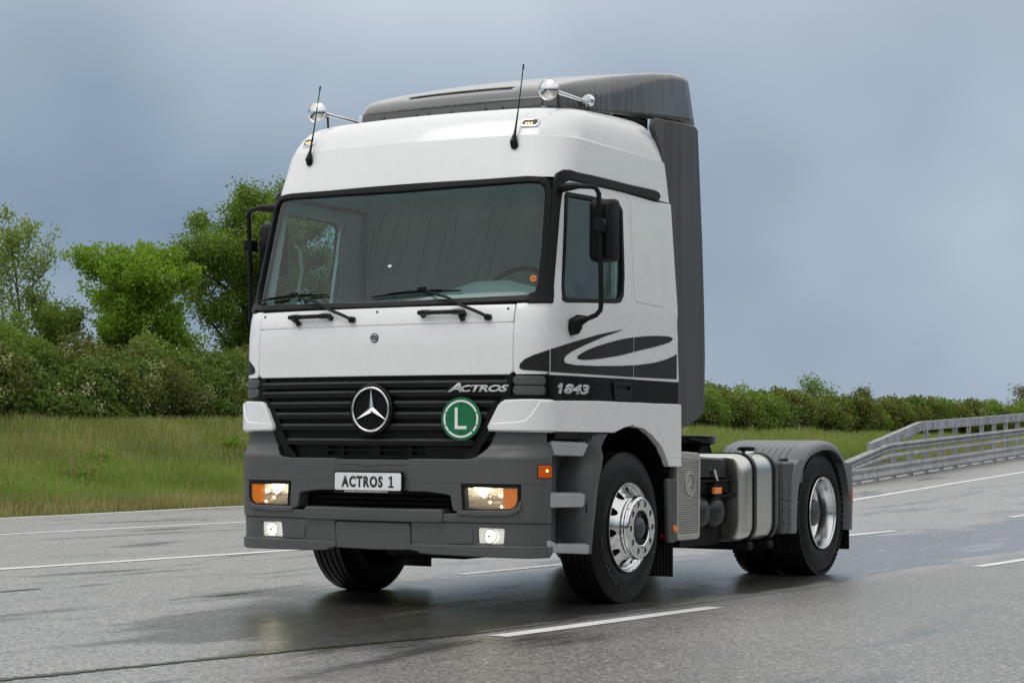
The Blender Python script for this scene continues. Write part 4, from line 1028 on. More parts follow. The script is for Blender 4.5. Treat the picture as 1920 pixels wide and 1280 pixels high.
def front_wheel():
    w = empty('front_wheel', (1.18, 1.40, .515), truck)
    t = tyre_mesh('tyre', w, .517, .31, 0, .292, False)
    arc_text('X MULTIWAY 3D', t, .408, .028, .004, 252, 5.2, 'letter_rubber')
    arc_text('MICHELIN', t, .408, .030, .004, 340, 6.0, 'letter_rubber')
    # rim: flange, drop to the disc face, ten hand holes, domed disc rising to the hub ring
    def face(rad):   # depth of the disc (local x) by radius
        return lerp_tab([(.19, .050), (.205, .030), (.225, -.004), (.25, -.030), (.272, -.043), (.285, -.030), (.292, -.008), (.300, .008), (.306, .006)], rad)
    surf = lambda y, z: (face(math.hypot(y, z)), y, z)
    circ = lambda r_, n=60, c=(0, 0): [(c[0]+r_*math.cos(2*math.pi*k/n), c[1]+r_*math.sin(2*math.pi*k/n)) for k in range(n)]
    holes = [circ(.198, 48)]+[circ(.032, 16, (.247*math.cos(R(36*k+8)), .247*math.sin(R(36*k+8)))) for k in range(10)]
    rim = panel('rim', circ(.304, 96), surf, 'rim_alu', w, holes=holes, thick=.03, bev=.003, grid=.014, up=(1, 0, 0))
    mb = MB(); mb.lathe([(-.10, .30), (-.10, .10), (-.12, .001)], (0, 0, 0), 'x', 32); mb.build('brake_drum', 'rim_dark', w)
    # protruding ring with ten nut openings
    fs = lambda y, z: (lerp_tab([(.118, .092), (.126, .100), (.196, .100), (.206, .095), (.213, .084)], math.hypot(y, z)), y, z)
    nh = [circ(.0235, 14, (.164*math.cos(R(36*k)), .164*math.sin(R(36*k)))) for k in range(10)]
    cap = panel('hub_ring', circ(.211, 64), fs, 'chrome', w, holes=[circ(.120, 40)]+nh, thick=.02, bev=.003, grid=.016, up=(1, 0, 0))
    mb = MB(); mb.lathe([(.084, .213), (.072, .217), (.060, .212), (.050, .217), (.030, .207)], (0, 0, 0), 'x', 64); mb.build('ring_wall', 'chrome', cap, smooth=25)
    mb = MB(); mb.lathe([(.050, .205), (.050, .001)], (0, 0, 0), 'x', 40); mb.build('ring_back', 'rim_dark', cap)
    for k in range(10):
        a = R(36*k); mb = MB(); mb.lathe([(.05, .010), (.068, .010), (.074, .006), (.075, .0005)], (0, .164*math.cos(a), .164*math.sin(a)), 'x', 6); mb.build('wheel_nut', 'silver', cap)
    mb = MB(); mb.lathe([(.05, .098), (.062, .096), (.070, .080), (.078, .076), (.092, .066), (.104, .038), (.107, .0005)], (0, 0, 0), 'x', 40); hub = mb.build('hub_cap', 'hub_grey', w)
    star('hub_star', (.107, 0, 0), .026, 'steel_dark', hub, .004, nrm='x', ring=False)
    return w
fw = front_wheel()
fw2 = copy_tree(fw, truck); fw2.location = (-1.18, 1.40, .515); fw2.rotation_euler = (0, 0, math.pi)
def rear_wheel():
    w = empty('rear_wheel', (1.20, 4.985, .520), truck)
    tyre_mesh('tyre', w, .522, .31, 0, .292, True)
    tyre_mesh('inner_tyre', w, .522, .31, -.345, .292, True)
    def prof():
        return [(.010, .300), (.004, .304), (-.004, .300), (-.010, .286), (-.03, .276), (-.07, .270), (-.10, .262), (-.135, .262), (-.155, .250), (-.165, .225), (-.170, .165), (-.170, .12), (-.172, .001)]
    mb = MB(); mb.lathe(prof(), (0, 0, 0), 'x', 72); rim = mb.build('rim', 'rim_alu', w, smooth=25)
    for k in range(10):
        a = R(36*k+10); mb = MB(); mb.lathe([(-.168, .026), (-.1655, .026), (-.1655, .0005)], (0, .207*math.cos(a), .207*math.sin(a)), 'x', 16); mb.build('hand_hole', 'rim_dark', rim)
        a = R(36*k); mb = MB(); mb.lathe([(-.172, .016), (-.135, .016), (-.130, .010), (-.130, .0005)], (0, .155*math.cos(a), .155*math.sin(a)), 'x', 6); mb.build('wheel_nut', 'steel_dark', rim)
    mb = MB(); mb.lathe([(-.17, .118), (-.075, .112), (-.062, .104), (-.056, .080), (-.050, .076), (-.050, .050), (-.044, .045), (-.044, .020), (-.052, .016), (-.052, .0005)], (0, 0, 0), 'x', 40); mb.build('hub', 'hub_grey', w, smooth=30)
    return w
rw = rear_wheel(); rw2 = copy_tree(rw, truck); rw2.location = (-1.20, 4.985, .520); rw2.rotation_euler = (0, 0, math.pi)

# --- front wheel arch, mud flaps
for s in (1, -1):
    wl = empty('wheel_arch_liner', (s*1.0, 1.40, .515), truck)
    rings = []
    for i in range(49):
        t = R(-2+172*i/48); r_ = .64+(.008 if i % 2 else 0)
        rings.append([(s*x-s*1.0, r_*math.cos(t)*1.02, r_*math.sin(t)*1.04) for x in (.55, .9, 1.195)])
    mb = MB(); mb.loft(rings, False); mb.build('liner', 'black_plastic', wl, smooth=0)
    rings = []
    for i in range(30):
        z = .50-i*.024; rings.append([(s*x-s*1.0, .645+(.008 if i % 2 else 0)+.03*i/30, z-.0) for x in (.55, .9, 1.195)])
    mf = empty('front_mudguard', (s*1.0, 2.05, .4), truck)
    mb = MB(); a, b = sorted((s*.85, s*1.19)); mb.box(a-s*1.0, b-s*1.0, -.03, .0, -.02, .5); mb.build('back_plate', 'under', mf, bevel=.01)
    P = [(-.10, .445), (.065, .435), (.06, .0), (.045, -.015), (-.06, -.015), (-.07, .0)]
    mb = MB(); a, b = sorted((s*1.17, s*1.205)); mb.prism(P, 0, a-s*1.0, b-s*1.0); mb.build('side_plate', 'fairing_grey', mf, bevel=.012)
    P = on_surf(side, 0, 0, 0)
    mb = MB(); mb.lathe([(.0, .026), (.012, .024), (.014, .0005)] if s > 0 else [(.0, .026), (-.012, .024), (-.014, .0005)], (s*1.205-s*1.0, .02, .085), 'x', 20); mb.build('side_reflector', 'amber', mf)
    mb = MB(); rings = []
    for i in range(25):
        x = .86+.33*i/24; dd = .008 if i % 2 else 0
        rings.append([(s*x-s*1.0, .03-dd, .0), (s*x-s*1.0, .03-dd, -.26)])
    mb.loft(rings, False); o = mb.build('mud_flap', 'rubber', mf, smooth=0); so = o.modifiers.new('t', 'SOLIDIFY'); so.thickness = .008
    mb = MB(); mb.tube([(s*.12, -.02, .03), (s*.16, -.03, .03)], .015, 8); mb.build('red_valve', 'red', mf)

# --- chassis
ch = empty('chassis', (0, 3.5, .8), truck); CO = Vector((0, 3.5, .8))
def cbox(name, x0, x1, y0, y1, z0, z1, mat='under', bevel=.006):
    mb = MB(); mb.box(x0, x1, y0-CO.y, y1-CO.y, z0-CO.z, z1-CO.z); return mb.build(name, mat, ch, bevel=bevel)
for s in (1, -1): cbox('frame_rail', s*.40-.04, s*.40+.04, .35, 6.05, .70, .96)
for y in (.6, 2.2, 3.3, 4.4, 5.9): cbox('cross_member', -.36, .36, y-.06, y+.06, .74, .92)
cbox('engine', -.42, .42, .45, 1.95, .45, 1.12)
cbox('sump_light_block', -.33, .33, .65, 1.75, .30, .46, 'under', .04)  # unseen box added to shut out light under the truck
cbox('silencer_light_block', -1.12, -.50, 2.15, 3.25, .34, .95, 'under', .05)  # added unseen on the far side to block light under the chassis
cbox('far_tank_light_block', -1.20, -.50, 3.3, 3.95, .34, 1.0, 'under', .08)  # unseen mirrored tank, added to block light under the chassis
cbox('gearbox', -.28, .28, 1.95, 3.0, .45, .85)
for y, nm in ((1.40, 'front_axle'), (4.985, 'rear_axle')):
    mb = MB(); mb.tube([(-1.0, y-CO.y, .50-CO.z), (1.0, y-CO.y, .50-CO.z)], .08, 12)
    if y > 3: mb.lathe([(-.25, .05), (-.15, .20), (0, .24), (.15, .20), (.25, .05)], (0, y-CO.y, .5-CO.z), 'x', 20, True)
    mb.build(nm, 'under', ch)
cbox('deck_plate', -.75, .75, 2.15, 3.95, .97, .99, 'steel_dark')
cbox('lamp_bar', -.8, .8, 6.0, 6.06, .55, .72)
# fifth wheel: dished plate with throat, on a bracket
fwl = empty('fifth_wheel', (0, 4.35, 1.05), truck)
ring = []
def fplate():
    out = []
    for k in range(36):
        t = 2*math.pi*k/36; out.append((.46*math.cos(t), .46*math.sin(t)))
    return out
pts = [(x, y) for x, y in fplate() if y < .30]
pts = sorted(pts, key=lambda q: math.atan2(q[1], q[0]))
pl5 = [(.46*math.cos(t), .46*math.sin(t)) for t in (R(150+ (390-150)*k/30) for k in range(31))]
pl5 += [(.22, .44), (.06, .10), (-.06, .10), (-.22, .44)]
mb = MB(); mb.prism([(x, y) for x, y in pl5], 2, .045, .115); mb.build('top_plate', 'black_gloss', fwl, bevel=.010)
mb = MB(); mb.lathe([(-.02, .36), (.05, .43), (.05, .40), (-.02, .3)], (0, 0, 0), 'z', 36); mb.build('rim_wall', 'under', fwl)
for s in (1, -1):
    mb = MB(); mb.prism([(-.24, -.10), (.24, -.10), (.14, -.03), (.08, .05), (-.08, .05), (-.14, -.03)], 0, s*.36-.05, s*.36+.05); mb.build('bracket', 'under', fwl, bevel=.006)
    for y in (-.2, .2):
        mb = MB(); mb.lathe([(-.09, .02), (-.06, .02), (-.05, .012)], (s*.36, y, 0), 'z', 6, True); mb.build('bolt', 'under', fwl)
mb = MB(); mb.tube([(.40, -.28, .08), (.50, -.26, .06)], .014, 8); mb.build('release_handle', 'under', fwl)
cbox('mounting_plate', -.55, .55, 4.0, 4.72, .965, .985, 'under')

# --- heat shield, air tanks, battery box, fuel tank on the near side
sh = empty('heat_shield', (1.18, 2.34, .70), truck); B = Vector((1.18, 2.34, .70))
f = lambda y, z: (1.20-.02*((y-2.34)/.22)**2, y, z)
out_ = roundpoly([(2.15, 1.026), (2.53, 1.016), (2.545, .975), (2.525, .42), (2.50, .402), (2.15, .402)], .03, 4)
holes = []
for r_ in range(31):
    z = .955-r_*.0170
    for k in range(16):
        y = 2.175+k*.0215+(.0107 if r_ % 2 else 0)
        if y > 2.50 or math.hypot((y-2.335)*1.0, (z-.798)) < .103: continue
        holes.append((y, z))
shp = panel('shield_face', out_, f, 'shield', truck, off=0, thick=.05, bev=.010, grid=.04, up=(1, 0, 0)); shp.parent = sh; shp.location = -B
mb = MB()
for y, z in holes:
    x = f(y, z)[0]+.0006
    mb.add([(x-B.x, y-B.y+.0066*math.cos(t), z-B.z+.0052*math.sin(t)) for t in (math.pi/3*k for k in range(6))], [(0, 1, 2, 3, 4, 5)])
ho = mb.build('perforation', 'under', sh, smooth=0); ho['kind'] = 'stuff'
panel('shield_border', out_, f, 'shield', sh, holes=[roundpoly([(2.163, .985), (2.512, .978), (2.498, .432), (2.163, .428)], .02)], off=.008, thick=.012, bev=.006, grid=.05, up=(1, 0, 0)).location = -B
stx = star('shield_star', (.020, -.005, .098), .080, 'shield', sh, .012, nrm='x', tube=.007)
at = empty('air_tank_pair', (1.0, 2.95, .58), truck); CO2 = Vector((1.0, 2.95, .58))
for y in (2.82, 3.09):
    mb = MB(); mb.lathe([(-.55, .132), (.04, .132), (.07, .122), (.10, .095), (.118, .055), (.122, .0005)], (0, y-CO2.y, 0), 'x', 36); mb.build('air_tank', 'air_tank', at, smooth=60)
bb = empty('battery_box', (1.0, 2.95, .85), truck); CO3 = Vector((1.0, 2.95, .85))
mb = MB(); mb.prism([(2.60-CO3.y, 1.000-CO3.z), (3.15-CO3.y, .985-CO3.z), (3.20-CO3.y, .825-CO3.z), (2.60-CO3.y, .835-CO3.z)], 0, -.35, .12); mb.build('lid', 'black_gloss', bb, bevel=.025, bseg=4)
mb = MB(); mb.box(-.35, .13, -.33, .36, -.045, -.028); mb.box(-.30, .10, -.30, .31, -.13, -.045); mb.build('tray', 'under', bb, bevel=.004)
mb = MB(); mb.tube([(.135, -.03, .05), (.140, .01, -.035)], .010, 8); mb.build('latch', 'silver', bb)
mb = MB(); mb.box(.10, .15, -.055, -.0, -.075, -.05); mb.box(.12, .14, -.10, .04, -.085, -.135); mb.build('lamp_bracket', 'under', bb)
mb = MB(); mb.box(.142, .168, -.095, .035, -.133, -.085); mb.build('marker_lamp', 'amber', bb, bevel=.005)
mb = MB(); mb.tube([(.10, .02, -.15), (.12, .20, -.155), (.13, .34, -.15)], [.012, .012, .018], 8); mb.build('hose', 'under', bb)
cbox('dark_fill_box', .50, 1.02, 2.55, 3.27, .32, .955, 'under')  # black box added to make the gap behind the battery box dark
tk = empty('fuel_tank', (.9, 3.6, .66), truck); CO4 = Vector((.9, 3.6, .66))
sec = roundpoly([(.52, .335), (1.225, .335), (1.225, 1.015), (.52, 1.015)], .15, 8)
def tank_ring(y, k):
    return [((.87+(x-.87)*k)-CO4.x, y-CO4.y, (.675+(z-.675)*(1-(1-k)*1.0))-CO4.z) for x, z in sec]
mb = MB(); mb.loft([tank_ring(y, k) for y, k in ((3.29, .80), (3.295, .90), (3.31, .95), (3.335, .985), (3.37, 1), (3.55, 1), (3.75, 1), (3.93, 1), (3.96, .985), (3.98, .93), (3.985, .8))], True, True)
mb.build('tank_body', 'tank_metal', tk, smooth=50)
for y in (3.47, 3.875):
    o = [(1, q) for q in (0,)]
    big = [((.87+(x-.87)*1.012)-CO4.x, (.675+(z-.675)*1.012)-CO4.z) for x, z in sec]; bg_ = [((.87+(x-.87)*1.035)-CO4.x, (.675+(z-.675)*1.035)-CO4.z) for x, z in sec]
    rings = [[(x, y+d-CO4.y, z) for x, z in q] for d, q in ((-.028, big), (-.024, bg_), (.024, bg_), (.028, big))]
    mb = MB(); mb.loft(rings, True); mb.build('strap', 'black_gloss', tk, smooth=40)
    mb = MB(); mb.box(.20-CO4.x+.3, 1.20-CO4.x, y-CO4.y-.05, y-CO4.y+.05, .27-CO4.z, .335-CO4.z); mb.build('strap_bracket', 'under', tk, bevel=.02)
mb = MB(); mb.lathe([(0, .062), (.03, .062), (.05, .05)], (.16, .10, .345), 'z', 24, True); mb.build('filler_neck', 'silver', tk)
mb = MB(); mb.lathe([(.038, .070), (.062, .072), (.070, .06), (.072, .001)], (.16, .10, .345), 'z', 24); mb.build('filler_cap', 'black_gloss', tk)

# --- rear fenders
for s in (1, -1):
    fe = empty('rear_fender', (s*.9, 4.98, .52), truck); B = Vector((s*.9, 4.98, .52))
    cy, cz = 4.98, .50
    def arc(t, r_): return (cy-r_*math.cos(t)*1.0, cz+r_*math.sin(t))
    pr = [(4.33, .80), (4.37, .93), (4.44, 1.0), (4.55, 1.062), (4.70, 1.10), (4.86, 1.122), (5.0, 1.127), (5.14, 1.115), (5.26, 1.08), (5.37, 1.02), (5.46, .93), (5.52, .82), (5.555, .68)]
    def off_prof(d):
        out = []
        for i, (y, z) in enumerate(pr):
            a = pr[max(0, i-1)]; b = pr[min(len(pr)-1, i+1)]; t = Vector((b[0]-a[0], b[1]-a[1])).normalized()
            out.append((y+t.y*d, z-t.x*d))
        return out
    cols = []
    x = .50; ribs = [.56+.060*k for k in range(10)]
    for xr in ribs: cols += [(xr-.006, 0), (xr-.003, -.007), (xr+.003, -.007), (xr+.006, 0)]
    cols = [(.50, 0)]+cols+[(1.16, 0), (1.20, -.004), (1.225, -.014), (1.24, -.034), (1.245, -.06), (1.243, -.075)]
    rings = []
    for x, d in cols:
        rings.append([(s*x-B.x, y-B.y, z-B.z) for y, z in off_prof(-d)])
    mb = MB(); mb.loft(rings, False); o = mb.build('fender_top', 'fender_grey', fe, smooth=40); so = o.modifiers.new('t', 'SOLIDIFY'); so.thickness = .008; so.offset = 0
    # front box panel with steps
    mb = MB(); a, b = sorted((s*1.02, s*1.232))
    mb.box(a-B.x, b-B.x, 4.02-B.y, 4.36-B.y, .372-B.z, .955-B.z); mb.build('front_box', 'fender_dark', fe, bevel=.03, bseg=3)
    mb = MB(); mb.box(s*.5-B.x if s > 0 else -1.05-B.x, (1.05 if s > 0 else -.5)-B.x, 4.25-B.y, 4.38-B.y, .60-B.z, .96-B.z); mb.build('inner_front', 'fender_dark', fe, bevel=.02)
    for z in (.735, .655, .565, .47):
        mb = MB(); mb.box(a-B.x+.0, b-B.x-.03, 4.008-B.y, 4.03-B.y, z-B.z-.008, z-B.z+.008); mb.build('box_rib', 'fender_dark', fe, bevel=.004)
        mb = MB(); c, d = sorted((s*1.228, s*1.240)); mb.box(c-B.x, d-B.x, 4.03-B.y, 4.20-B.y, z-B.z-.008, z-B.z+.008); mb.build('box_rib', 'fender_dark', fe, bevel=.004)
    # outer leg of the fender ahead of the tyre
    rows = []
    for z, ya, yb in ((.375, 4.17, 4.30), (.50, 4.17, 4.31), (.70, 4.19, 4.34), (.85, 4.22, 4.40), (.93, 4.26, 4.46), (.965, 4.34, 4.50)):
        rows.append([(s*xx-B.x, yy-B.y, z-B.z) for xx, yy in ((1.10, ya), (1.225, ya), (1.245, ya+.02), (1.247, yb-.02), (1.235, yb), (1.10, yb))])
    mb = MB(); mb.loft(rows, True, True); mb.build('front_leg', 'fender_grey', fe, smooth=30)
    rows = []
    for z, ya, yb in ((.36, 5.53, 5.58), (.60, 5.54, 5.60), (.80, 5.50, 5.60), (.90, 5.44, 5.58), (.94, 5.42, 5.54)):
        rows.append([(s*xx-B.x, yy-B.y, z-B.z) for xx, yy in ((.60, ya), (1.22, ya), (1.243, ya+.01), (1.245, yb-.01), (1.23, yb), (.60, yb))])
    mb = MB(); mb.loft(rows, True, True); mb.build('rear_leg', 'fender_grey', fe, smooth=30)
    mb = MB(); c, d = sorted((s*.70, s*1.22)); mb.box(c-B.x, d-B.x, 5.55-B.y, 5.57-B.y, .19-B.z, .42-B.z); mb.build('mud_flap', 'rubber', fe)
    mb = MB(); c, d = sorted((s*1.243, s*1.249)); mb.box(c-B.x, d-B.x, 5.565-B.y, 5.590-B.y, .59-B.z, .70-B.z); mb.build('side_reflector', 'amber_lit', fe, bevel=.003)
    mb = MB(); mb.tube([(s*1.10-B.x, 4.30-B.y, .965-B.z), (s*1.16-B.x, 4.30-B.y, .975-B.z)], .012, 8); mb.box(s*1.13-B.x-.03, s*1.13-B.x+.03, 4.27-B.y, 4.33-B.y, .955-B.z, .968-B.z); mb.build('clip', 'steel_dark', fe)

# --- inside the cab
it = empty('cab_interior', (0, 1.1, 1.4), truck); CO5 = Vector((0, 1.1, 1.4))
def ibox(name, x0, x1, y0, y1, z0, z1, mat, bevel=.03):
    mb = MB(); mb.box(x0, x1, y0-CO5.y, y1-CO5.y, z0-CO5.z, z1-CO5.z); return mb.build(name, mat, it, bevel=bevel, bseg=3)
ibox('floor', -1.12, 1.12, .25, 1.9, 1.25, 1.30, 'interior_dark', .01)
ibox('curtain', -1.10, 1.10, 1.50, 1.53, 1.3, 2.9, 'interior_dark', .005)
ibox('headliner', -1.08, 1.08, .5, 1.9, 2.83, 2.86, 'interior_grey', .01)
rows = []
for x, hz in ((-1.12, 0), (-.3, 0), (.1, .0), (.25, .06), (.45, .11), (.7, .11), (.9, .06), (1.0, .0), (1.12, 0)):
    rows.append([(x, y-CO5.y, z-CO5.z) for y, z in ((.20, 1.75), (.24, 1.99), (.34, 2.03), (.55, 2.06+hz), (.78, 2.05+hz*.8), (.86, 1.95), (.82, 1.5))])
mb = MB(); mb.loft(rows, False); mb.build('dashboard', 'interior_grey', it, smooth=50)
for sx in (.62, -.62):
    seat = empty('seat', (sx, 1.15-CO5.y, 1.50-CO5.z), it)
    mb = MB(); mb.box(-.25, .25, -.25, .25, -.12, .02); mb.build('cushion', 'interior_dark', seat, bevel=.05, bseg=3)
    rings = [[(x*k, .20+z*.12+d, z) for x, d in ((-.25, 0), (-.22, -.07), (.22, -.07), (.25, 0), (.22, .06), (-.22, .06))] for z, k in ((0, 1), (.3, 1), (.5, .92), (.6, .75), (.62, .6))]
    mb = MB(); mb.loft(rings, True, True); mb.build('seat_back', 'interior_dark', seat, bevel=.03)
    mb = MB(); mb.box(-.13, .13, .24, .33, .60, .72); mb.build('headrest', 'interior_dark', seat, bevel=.03, bseg=3)
sw = []
c_ = Vector((.60, .80, 2.10))-CO5; ax1 = Vector((1, 0, 0)); ax2 = Vector((0, .62, .78))
for k in range(41):
    t = 2*math.pi*k/40; sw.append(c_+ax1*.235*math.cos(t)+ax2*.235*math.sin(t))
mb = MB(); mb.tube(sw, .016, 10, cap=False); mb.tube([c_-ax1*.23, c_, c_+ax1*.23], .014, 8); mb.tube([c_-ax2*.23, c_], .014, 8); mb.tube([c_, c_+Vector((0, -.25, -.25))], .04, 10); mb.build('steering_wheel', 'black_plastic', it)
for sx in (1, -1):
    mb = MB(); mb.tube([(sx*1.05, .50-CO5.y, 2.08-CO5.z), (sx*1.04, .56-CO5.y, 2.10-CO5.z), (sx*1.03, .60-CO5.y, 2.30-CO5.z), (sx*1.03, .58-CO5.y, 2.45-CO5.z), (sx*1.05, .54-CO5.y, 2.48-CO5.z)], .014, 8); mb.build('grab_bar', 'interior_dark', it)
    f = lambda u, z: (cab(u, z)[0]-.06*(1 if u > 0 else -1), cab(u, z)[1], z)
    panel('door_lining', sgn_poly([(1.32, 1.32), (1.32, 2.0), (2.13, 2.03), (2.25, 1.9), (2.3, 1.32)], sx), f, 'interior_grey', it, off=0, thick=.01, grid=.15).location = -CO5
    panel('window_surround', sgn_poly([(1.25, 2.79), (2.60, 2.80), (2.75, 2.2), (2.70, 2.0), (1.28, 1.99)], sx), f, 'interior_light', it, holes=[sgn_poly(grow(WIN, (1.72, 2.38), .95), sx)], off=0, thick=.01, grid=.12).location = -CO5
mb = MB(); pn = on_surf(cab, .015, 2.250, -.004); mb.add([pn(0, 0, .001), pn(.026, 0, .001), pn(.026, .017, .001), pn(0, .017, .001)], [(0, 1, 2, 3)]); mb.build('note', 'sign_white', ws)
# ------------------------------------------------------------------ vegetation
def leaf_mat(name, c0, c1, trans=.35, rough=.55):
    s = N(name); at_ = s.n('Attribute', attribute_name='tone'); 
    col = s.ramp((at_, 2), [(0., c0), (1., c1)])
    d = s.n('BsdfDiffuse', {0: col}); t = s.n('BsdfTranslucent', {0: s.n('MixRGB', {0: 1., 1: col, 2: (1.25, 1.2, .6, 1)}, blend_type='MULTIPLY')})
    g_ = s.n('BsdfGlossy', {0: (.9, .95, 1, 1), 'Roughness': .45})
    m1 = s.n('MixShader', {0: trans, 1: d, 2: t}); fr = s.n('Fresnel', {0: 1.35}); f2 = s.n('Math', {0: fr, 1: .08}, operation='MULTIPLY')
    s.done(s.n('MixShader', {0: f2, 1: m1, 2: g_}))
leaf_mat('leaf_bright', (0.13, 0.24, 0.025), (0.27, 0.42, 0.05), .45)
leaf_mat('leaf_mid', (0.105, 0.185, 0.03), (0.215, 0.32, 0.06), .4)
leaf_mat('leaf_pale', (0.17, 0.25, 0.07), (0.3, 0.39, 0.12), .4)
leaf_mat('leaf_dark', (0.085, 0.155, 0.034), (0.2, 0.285, 0.07), .3)
leaf_mat('leaf_olive', (0.085, 0.11, 0.024), (0.19, 0.215, 0.055), .3)
leaf_mat('blossom', (0.36, 0.38, 0.2), (0.62, 0.62, 0.4), .3)
leaf_mat('grass_green', (0.16, 0.245, 0.05), (0.28, 0.375, 0.095), .3)
leaf_mat('grass_dry', (0.25, 0.235, 0.1), (0.42, 0.37, 0.19), .3)
leaf_mat('flower_violet', (.16, .07, .22), (.28, .13, .34), .2)
leaf_mat('flower_pink', (.35, .07, .16), (.45, .12, .22), .2)
s = N('bark'); tc = s.n('TexCoord'); n1 = s.n('TexNoise', {'Vector': (tc, 3), 'Scale': 12., 'Detail': 4.})
s.done(s.n('BsdfPrincipled', {'Base Color': s.ramp(n1, [(.3, (.035, .03, .024)), (.7, (.09, .08, .065))]), 'Roughness': .9}))

def leaves_mesh(name, P, size, mat, parent, rng, droop=.3, tone=None, ratio=.55, jitter=.35):
    """one small folded leaf (two triangles) at every point of P"""
    n = len(P); P = np.asarray(P, float)
    a = rng.normal(size=(n, 3)); a[:, 2] -= droop; a /= np.linalg.norm(a, axis=1)[:, None]
    b = rng.normal(size=(n, 3)); b -= a*(a*b).sum(1)[:, None]; b /= np.linalg.norm(b, axis=1)[:, None]
    c = np.cross(a, b); L = size*(1+jitter*rng.uniform(-1, 1, n))[:, None]; Wd = L*ratio
    v = np.empty((n, 4, 3)); v[:, 0] = P-a*L*.5; v[:, 1] = P+b*Wd*.5+c*Wd*.12; v[:, 2] = P+a*L*.5; v[:, 3] = P-b*Wd*.5+c*Wd*.12
    me = bpy.data.meshes.new(name); me.vertices.add(n*4); me.vertices.foreach_set('co', v.ravel())
    tri = np.array([[0, 1, 2], [0, 2, 3]]); idx = (np.arange(n)[:, None, None]*4+tri[None]).reshape(-1)
    me.loops.add(len(idx)); me.loops.foreach_set('vertex_index', idx.astype(np.int32))
    me.polygons.add(n*2); me.polygons.foreach_set('loop_start', np.arange(0, n*6, 3, dtype=np.int32))
    me.update(calc_edges=True)
    at_ = me.attributes.new('tone', 'FLOAT', 'POINT')
    tn = rng.uniform(0, 1, n) if tone is None else np.clip(tone+rng.normal(0, .18, n), 0, 1)
    at_.data.foreach_set('value', np.repeat(tn, 4).astype(np.float32))
    me.materials.append(MATS[mat])
    return link(bpy.data.objects.new(name, me), parent)
def tree(name, label, base, height, spread, leaf, lsize, nleaf, seed, trunk_r=.09, first=.25, ups=.9, levels=3, nb=7, shape='round', clump=.28, group=None, bare=0., lean=(0, 0)):
    rng = np.random.default_rng(seed); rnd = random.Random(seed)
    t = empty(name, base); tag(t, label, 'tree', group)
    mbt = MB(); tips = []
    def crown_r(h):      # allowed radius at relative height
        if shape == 'round': return spread*math.sqrt(max(0.03, 1-((h-.50)/.56)**2))
        if shape == 'tall': return spread*(1-.65*max(0, (h-.35)/.65))*min(1, .35+h*1.6)
        return spread*(.6+.4*math.sin(min(1, h)*math.pi))
    def limb(p, d, L, r, lv):
        n = 4; pts = [p]; q = Vector(p); dd = Vector(d)
        for i in range(n):
            dd = (dd+Vector((rnd.uniform(-.22, .22), rnd.uniform(-.22, .22), rnd.uniform(-.08, .18)))).normalized()
            q = q+dd*(L/n); pts.append(Vector(q))
        if r > .006: mbt.tube(pts, [r*(1-.6*i/n) for i in range(n+1)], 6 if r > .03 else 4, cap=False)
        if lv >= levels:
            tips.extend(pts[1:]); return
        if lv >= 1: tips.extend(pts[3:])
        k = nb if lv == 0 else rnd.randint(3, 5)
        for i in range(k):
            f = rnd.uniform(.35, 1.0) if lv else first+(1-first)*(i+.5)/k
            j = min(n-1, int(f*n)); o = pts[j].lerp(pts[j+1], f*n-j) if f < 1 else pts[-1]
            ang = rnd.uniform(0, 2*math.pi) if lv else i*2.4+rnd.uniform(-.4, .4)
            side_ = Vector((math.cos(ang), math.sin(ang), ups+rnd.uniform(-.3, .3))).normalized()
            nd = (dd*.35+side_).normalized()
            h = (o.z)/height
            Ln = (crown_r(h)*1.05 if lv == 0 else L*rnd.uniform(.45, .7))
            limb(o, nd, Ln, r*(.42 if lv == 0 else .5), lv+1)
    limb(Vector((0, 0, -.3)), Vector((lean[0], lean[1], 1)).normalized(), height*.93, trunk_r, 0)
    T = np.array([tuple(q) for q in tips])
    T = T[T[:, 2] > height*first*.6]
    dens = rng.uniform(.2, 1, len(T)); dens /= dens.sum()
    ci = rng.choice(len(T), nleaf, p=dens)
    P = T[ci]+np.clip(rng.normal(0, 1, (nleaf, 3)), -1.5, 1.5)*clump*np.array([1, 1, .75])
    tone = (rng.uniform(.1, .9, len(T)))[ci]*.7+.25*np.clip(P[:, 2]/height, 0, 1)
    mbt.build('trunk', 'bark', t, smooth=60)
    leaves_mesh('crown', P, lsize, leaf, t, rng, tone=tone)
    return t
def bz(x, y): return bank_z(x, y)
G1 = 'trees behind the hedge'
tree('sparse_tree', 'tall thin tree with sparse pale leaves at the left edge of the picture', (-26.6, 24.0, bz(-26.6, 24.0)), 4.85, 1.4, 'leaf_pale', .085, 6800, 11, .05, .2, 1.2, 3, 13, 'tall', .12, G1)
tree('sparse_tree', 'small pale green tree half hidden between the sparse tree and the bright maple', (-27.2, 26.1, bz(-27, 26)), 2.7, .9, 'leaf_mid', .085, 14000, 12, .05, .12, 1.0, 3, 10, 'round', .17, G1)
tree('bright_maple', 'bright fresh green round maple left of the truck behind the hedge', (-26.3, 27.9, bz(-26, 27.9)), 3.95, 1.55, 'leaf_bright', .11, 42000, 19, .06, .08, .7, 3, 20, 'round', .15, G1)
tree('big_tree', 'largest dark green tree rising behind the cab at left', (-28.5, 35.4, bz(-28, 35.4)), 5.95, 2.7, 'leaf_mid', .10, 80000, 14, .14, .05, .75, 3, 24, 'tall', .20, G1)
tree('big_tree', 'second dark green tree seen through the cab windows', (-27.0, 38.2, bz(-27, 38)), 4.6, 2.1, 'leaf_mid', .10, 32000, 15, .12, .06, .8, 3, 16, 'round', .24, G1)

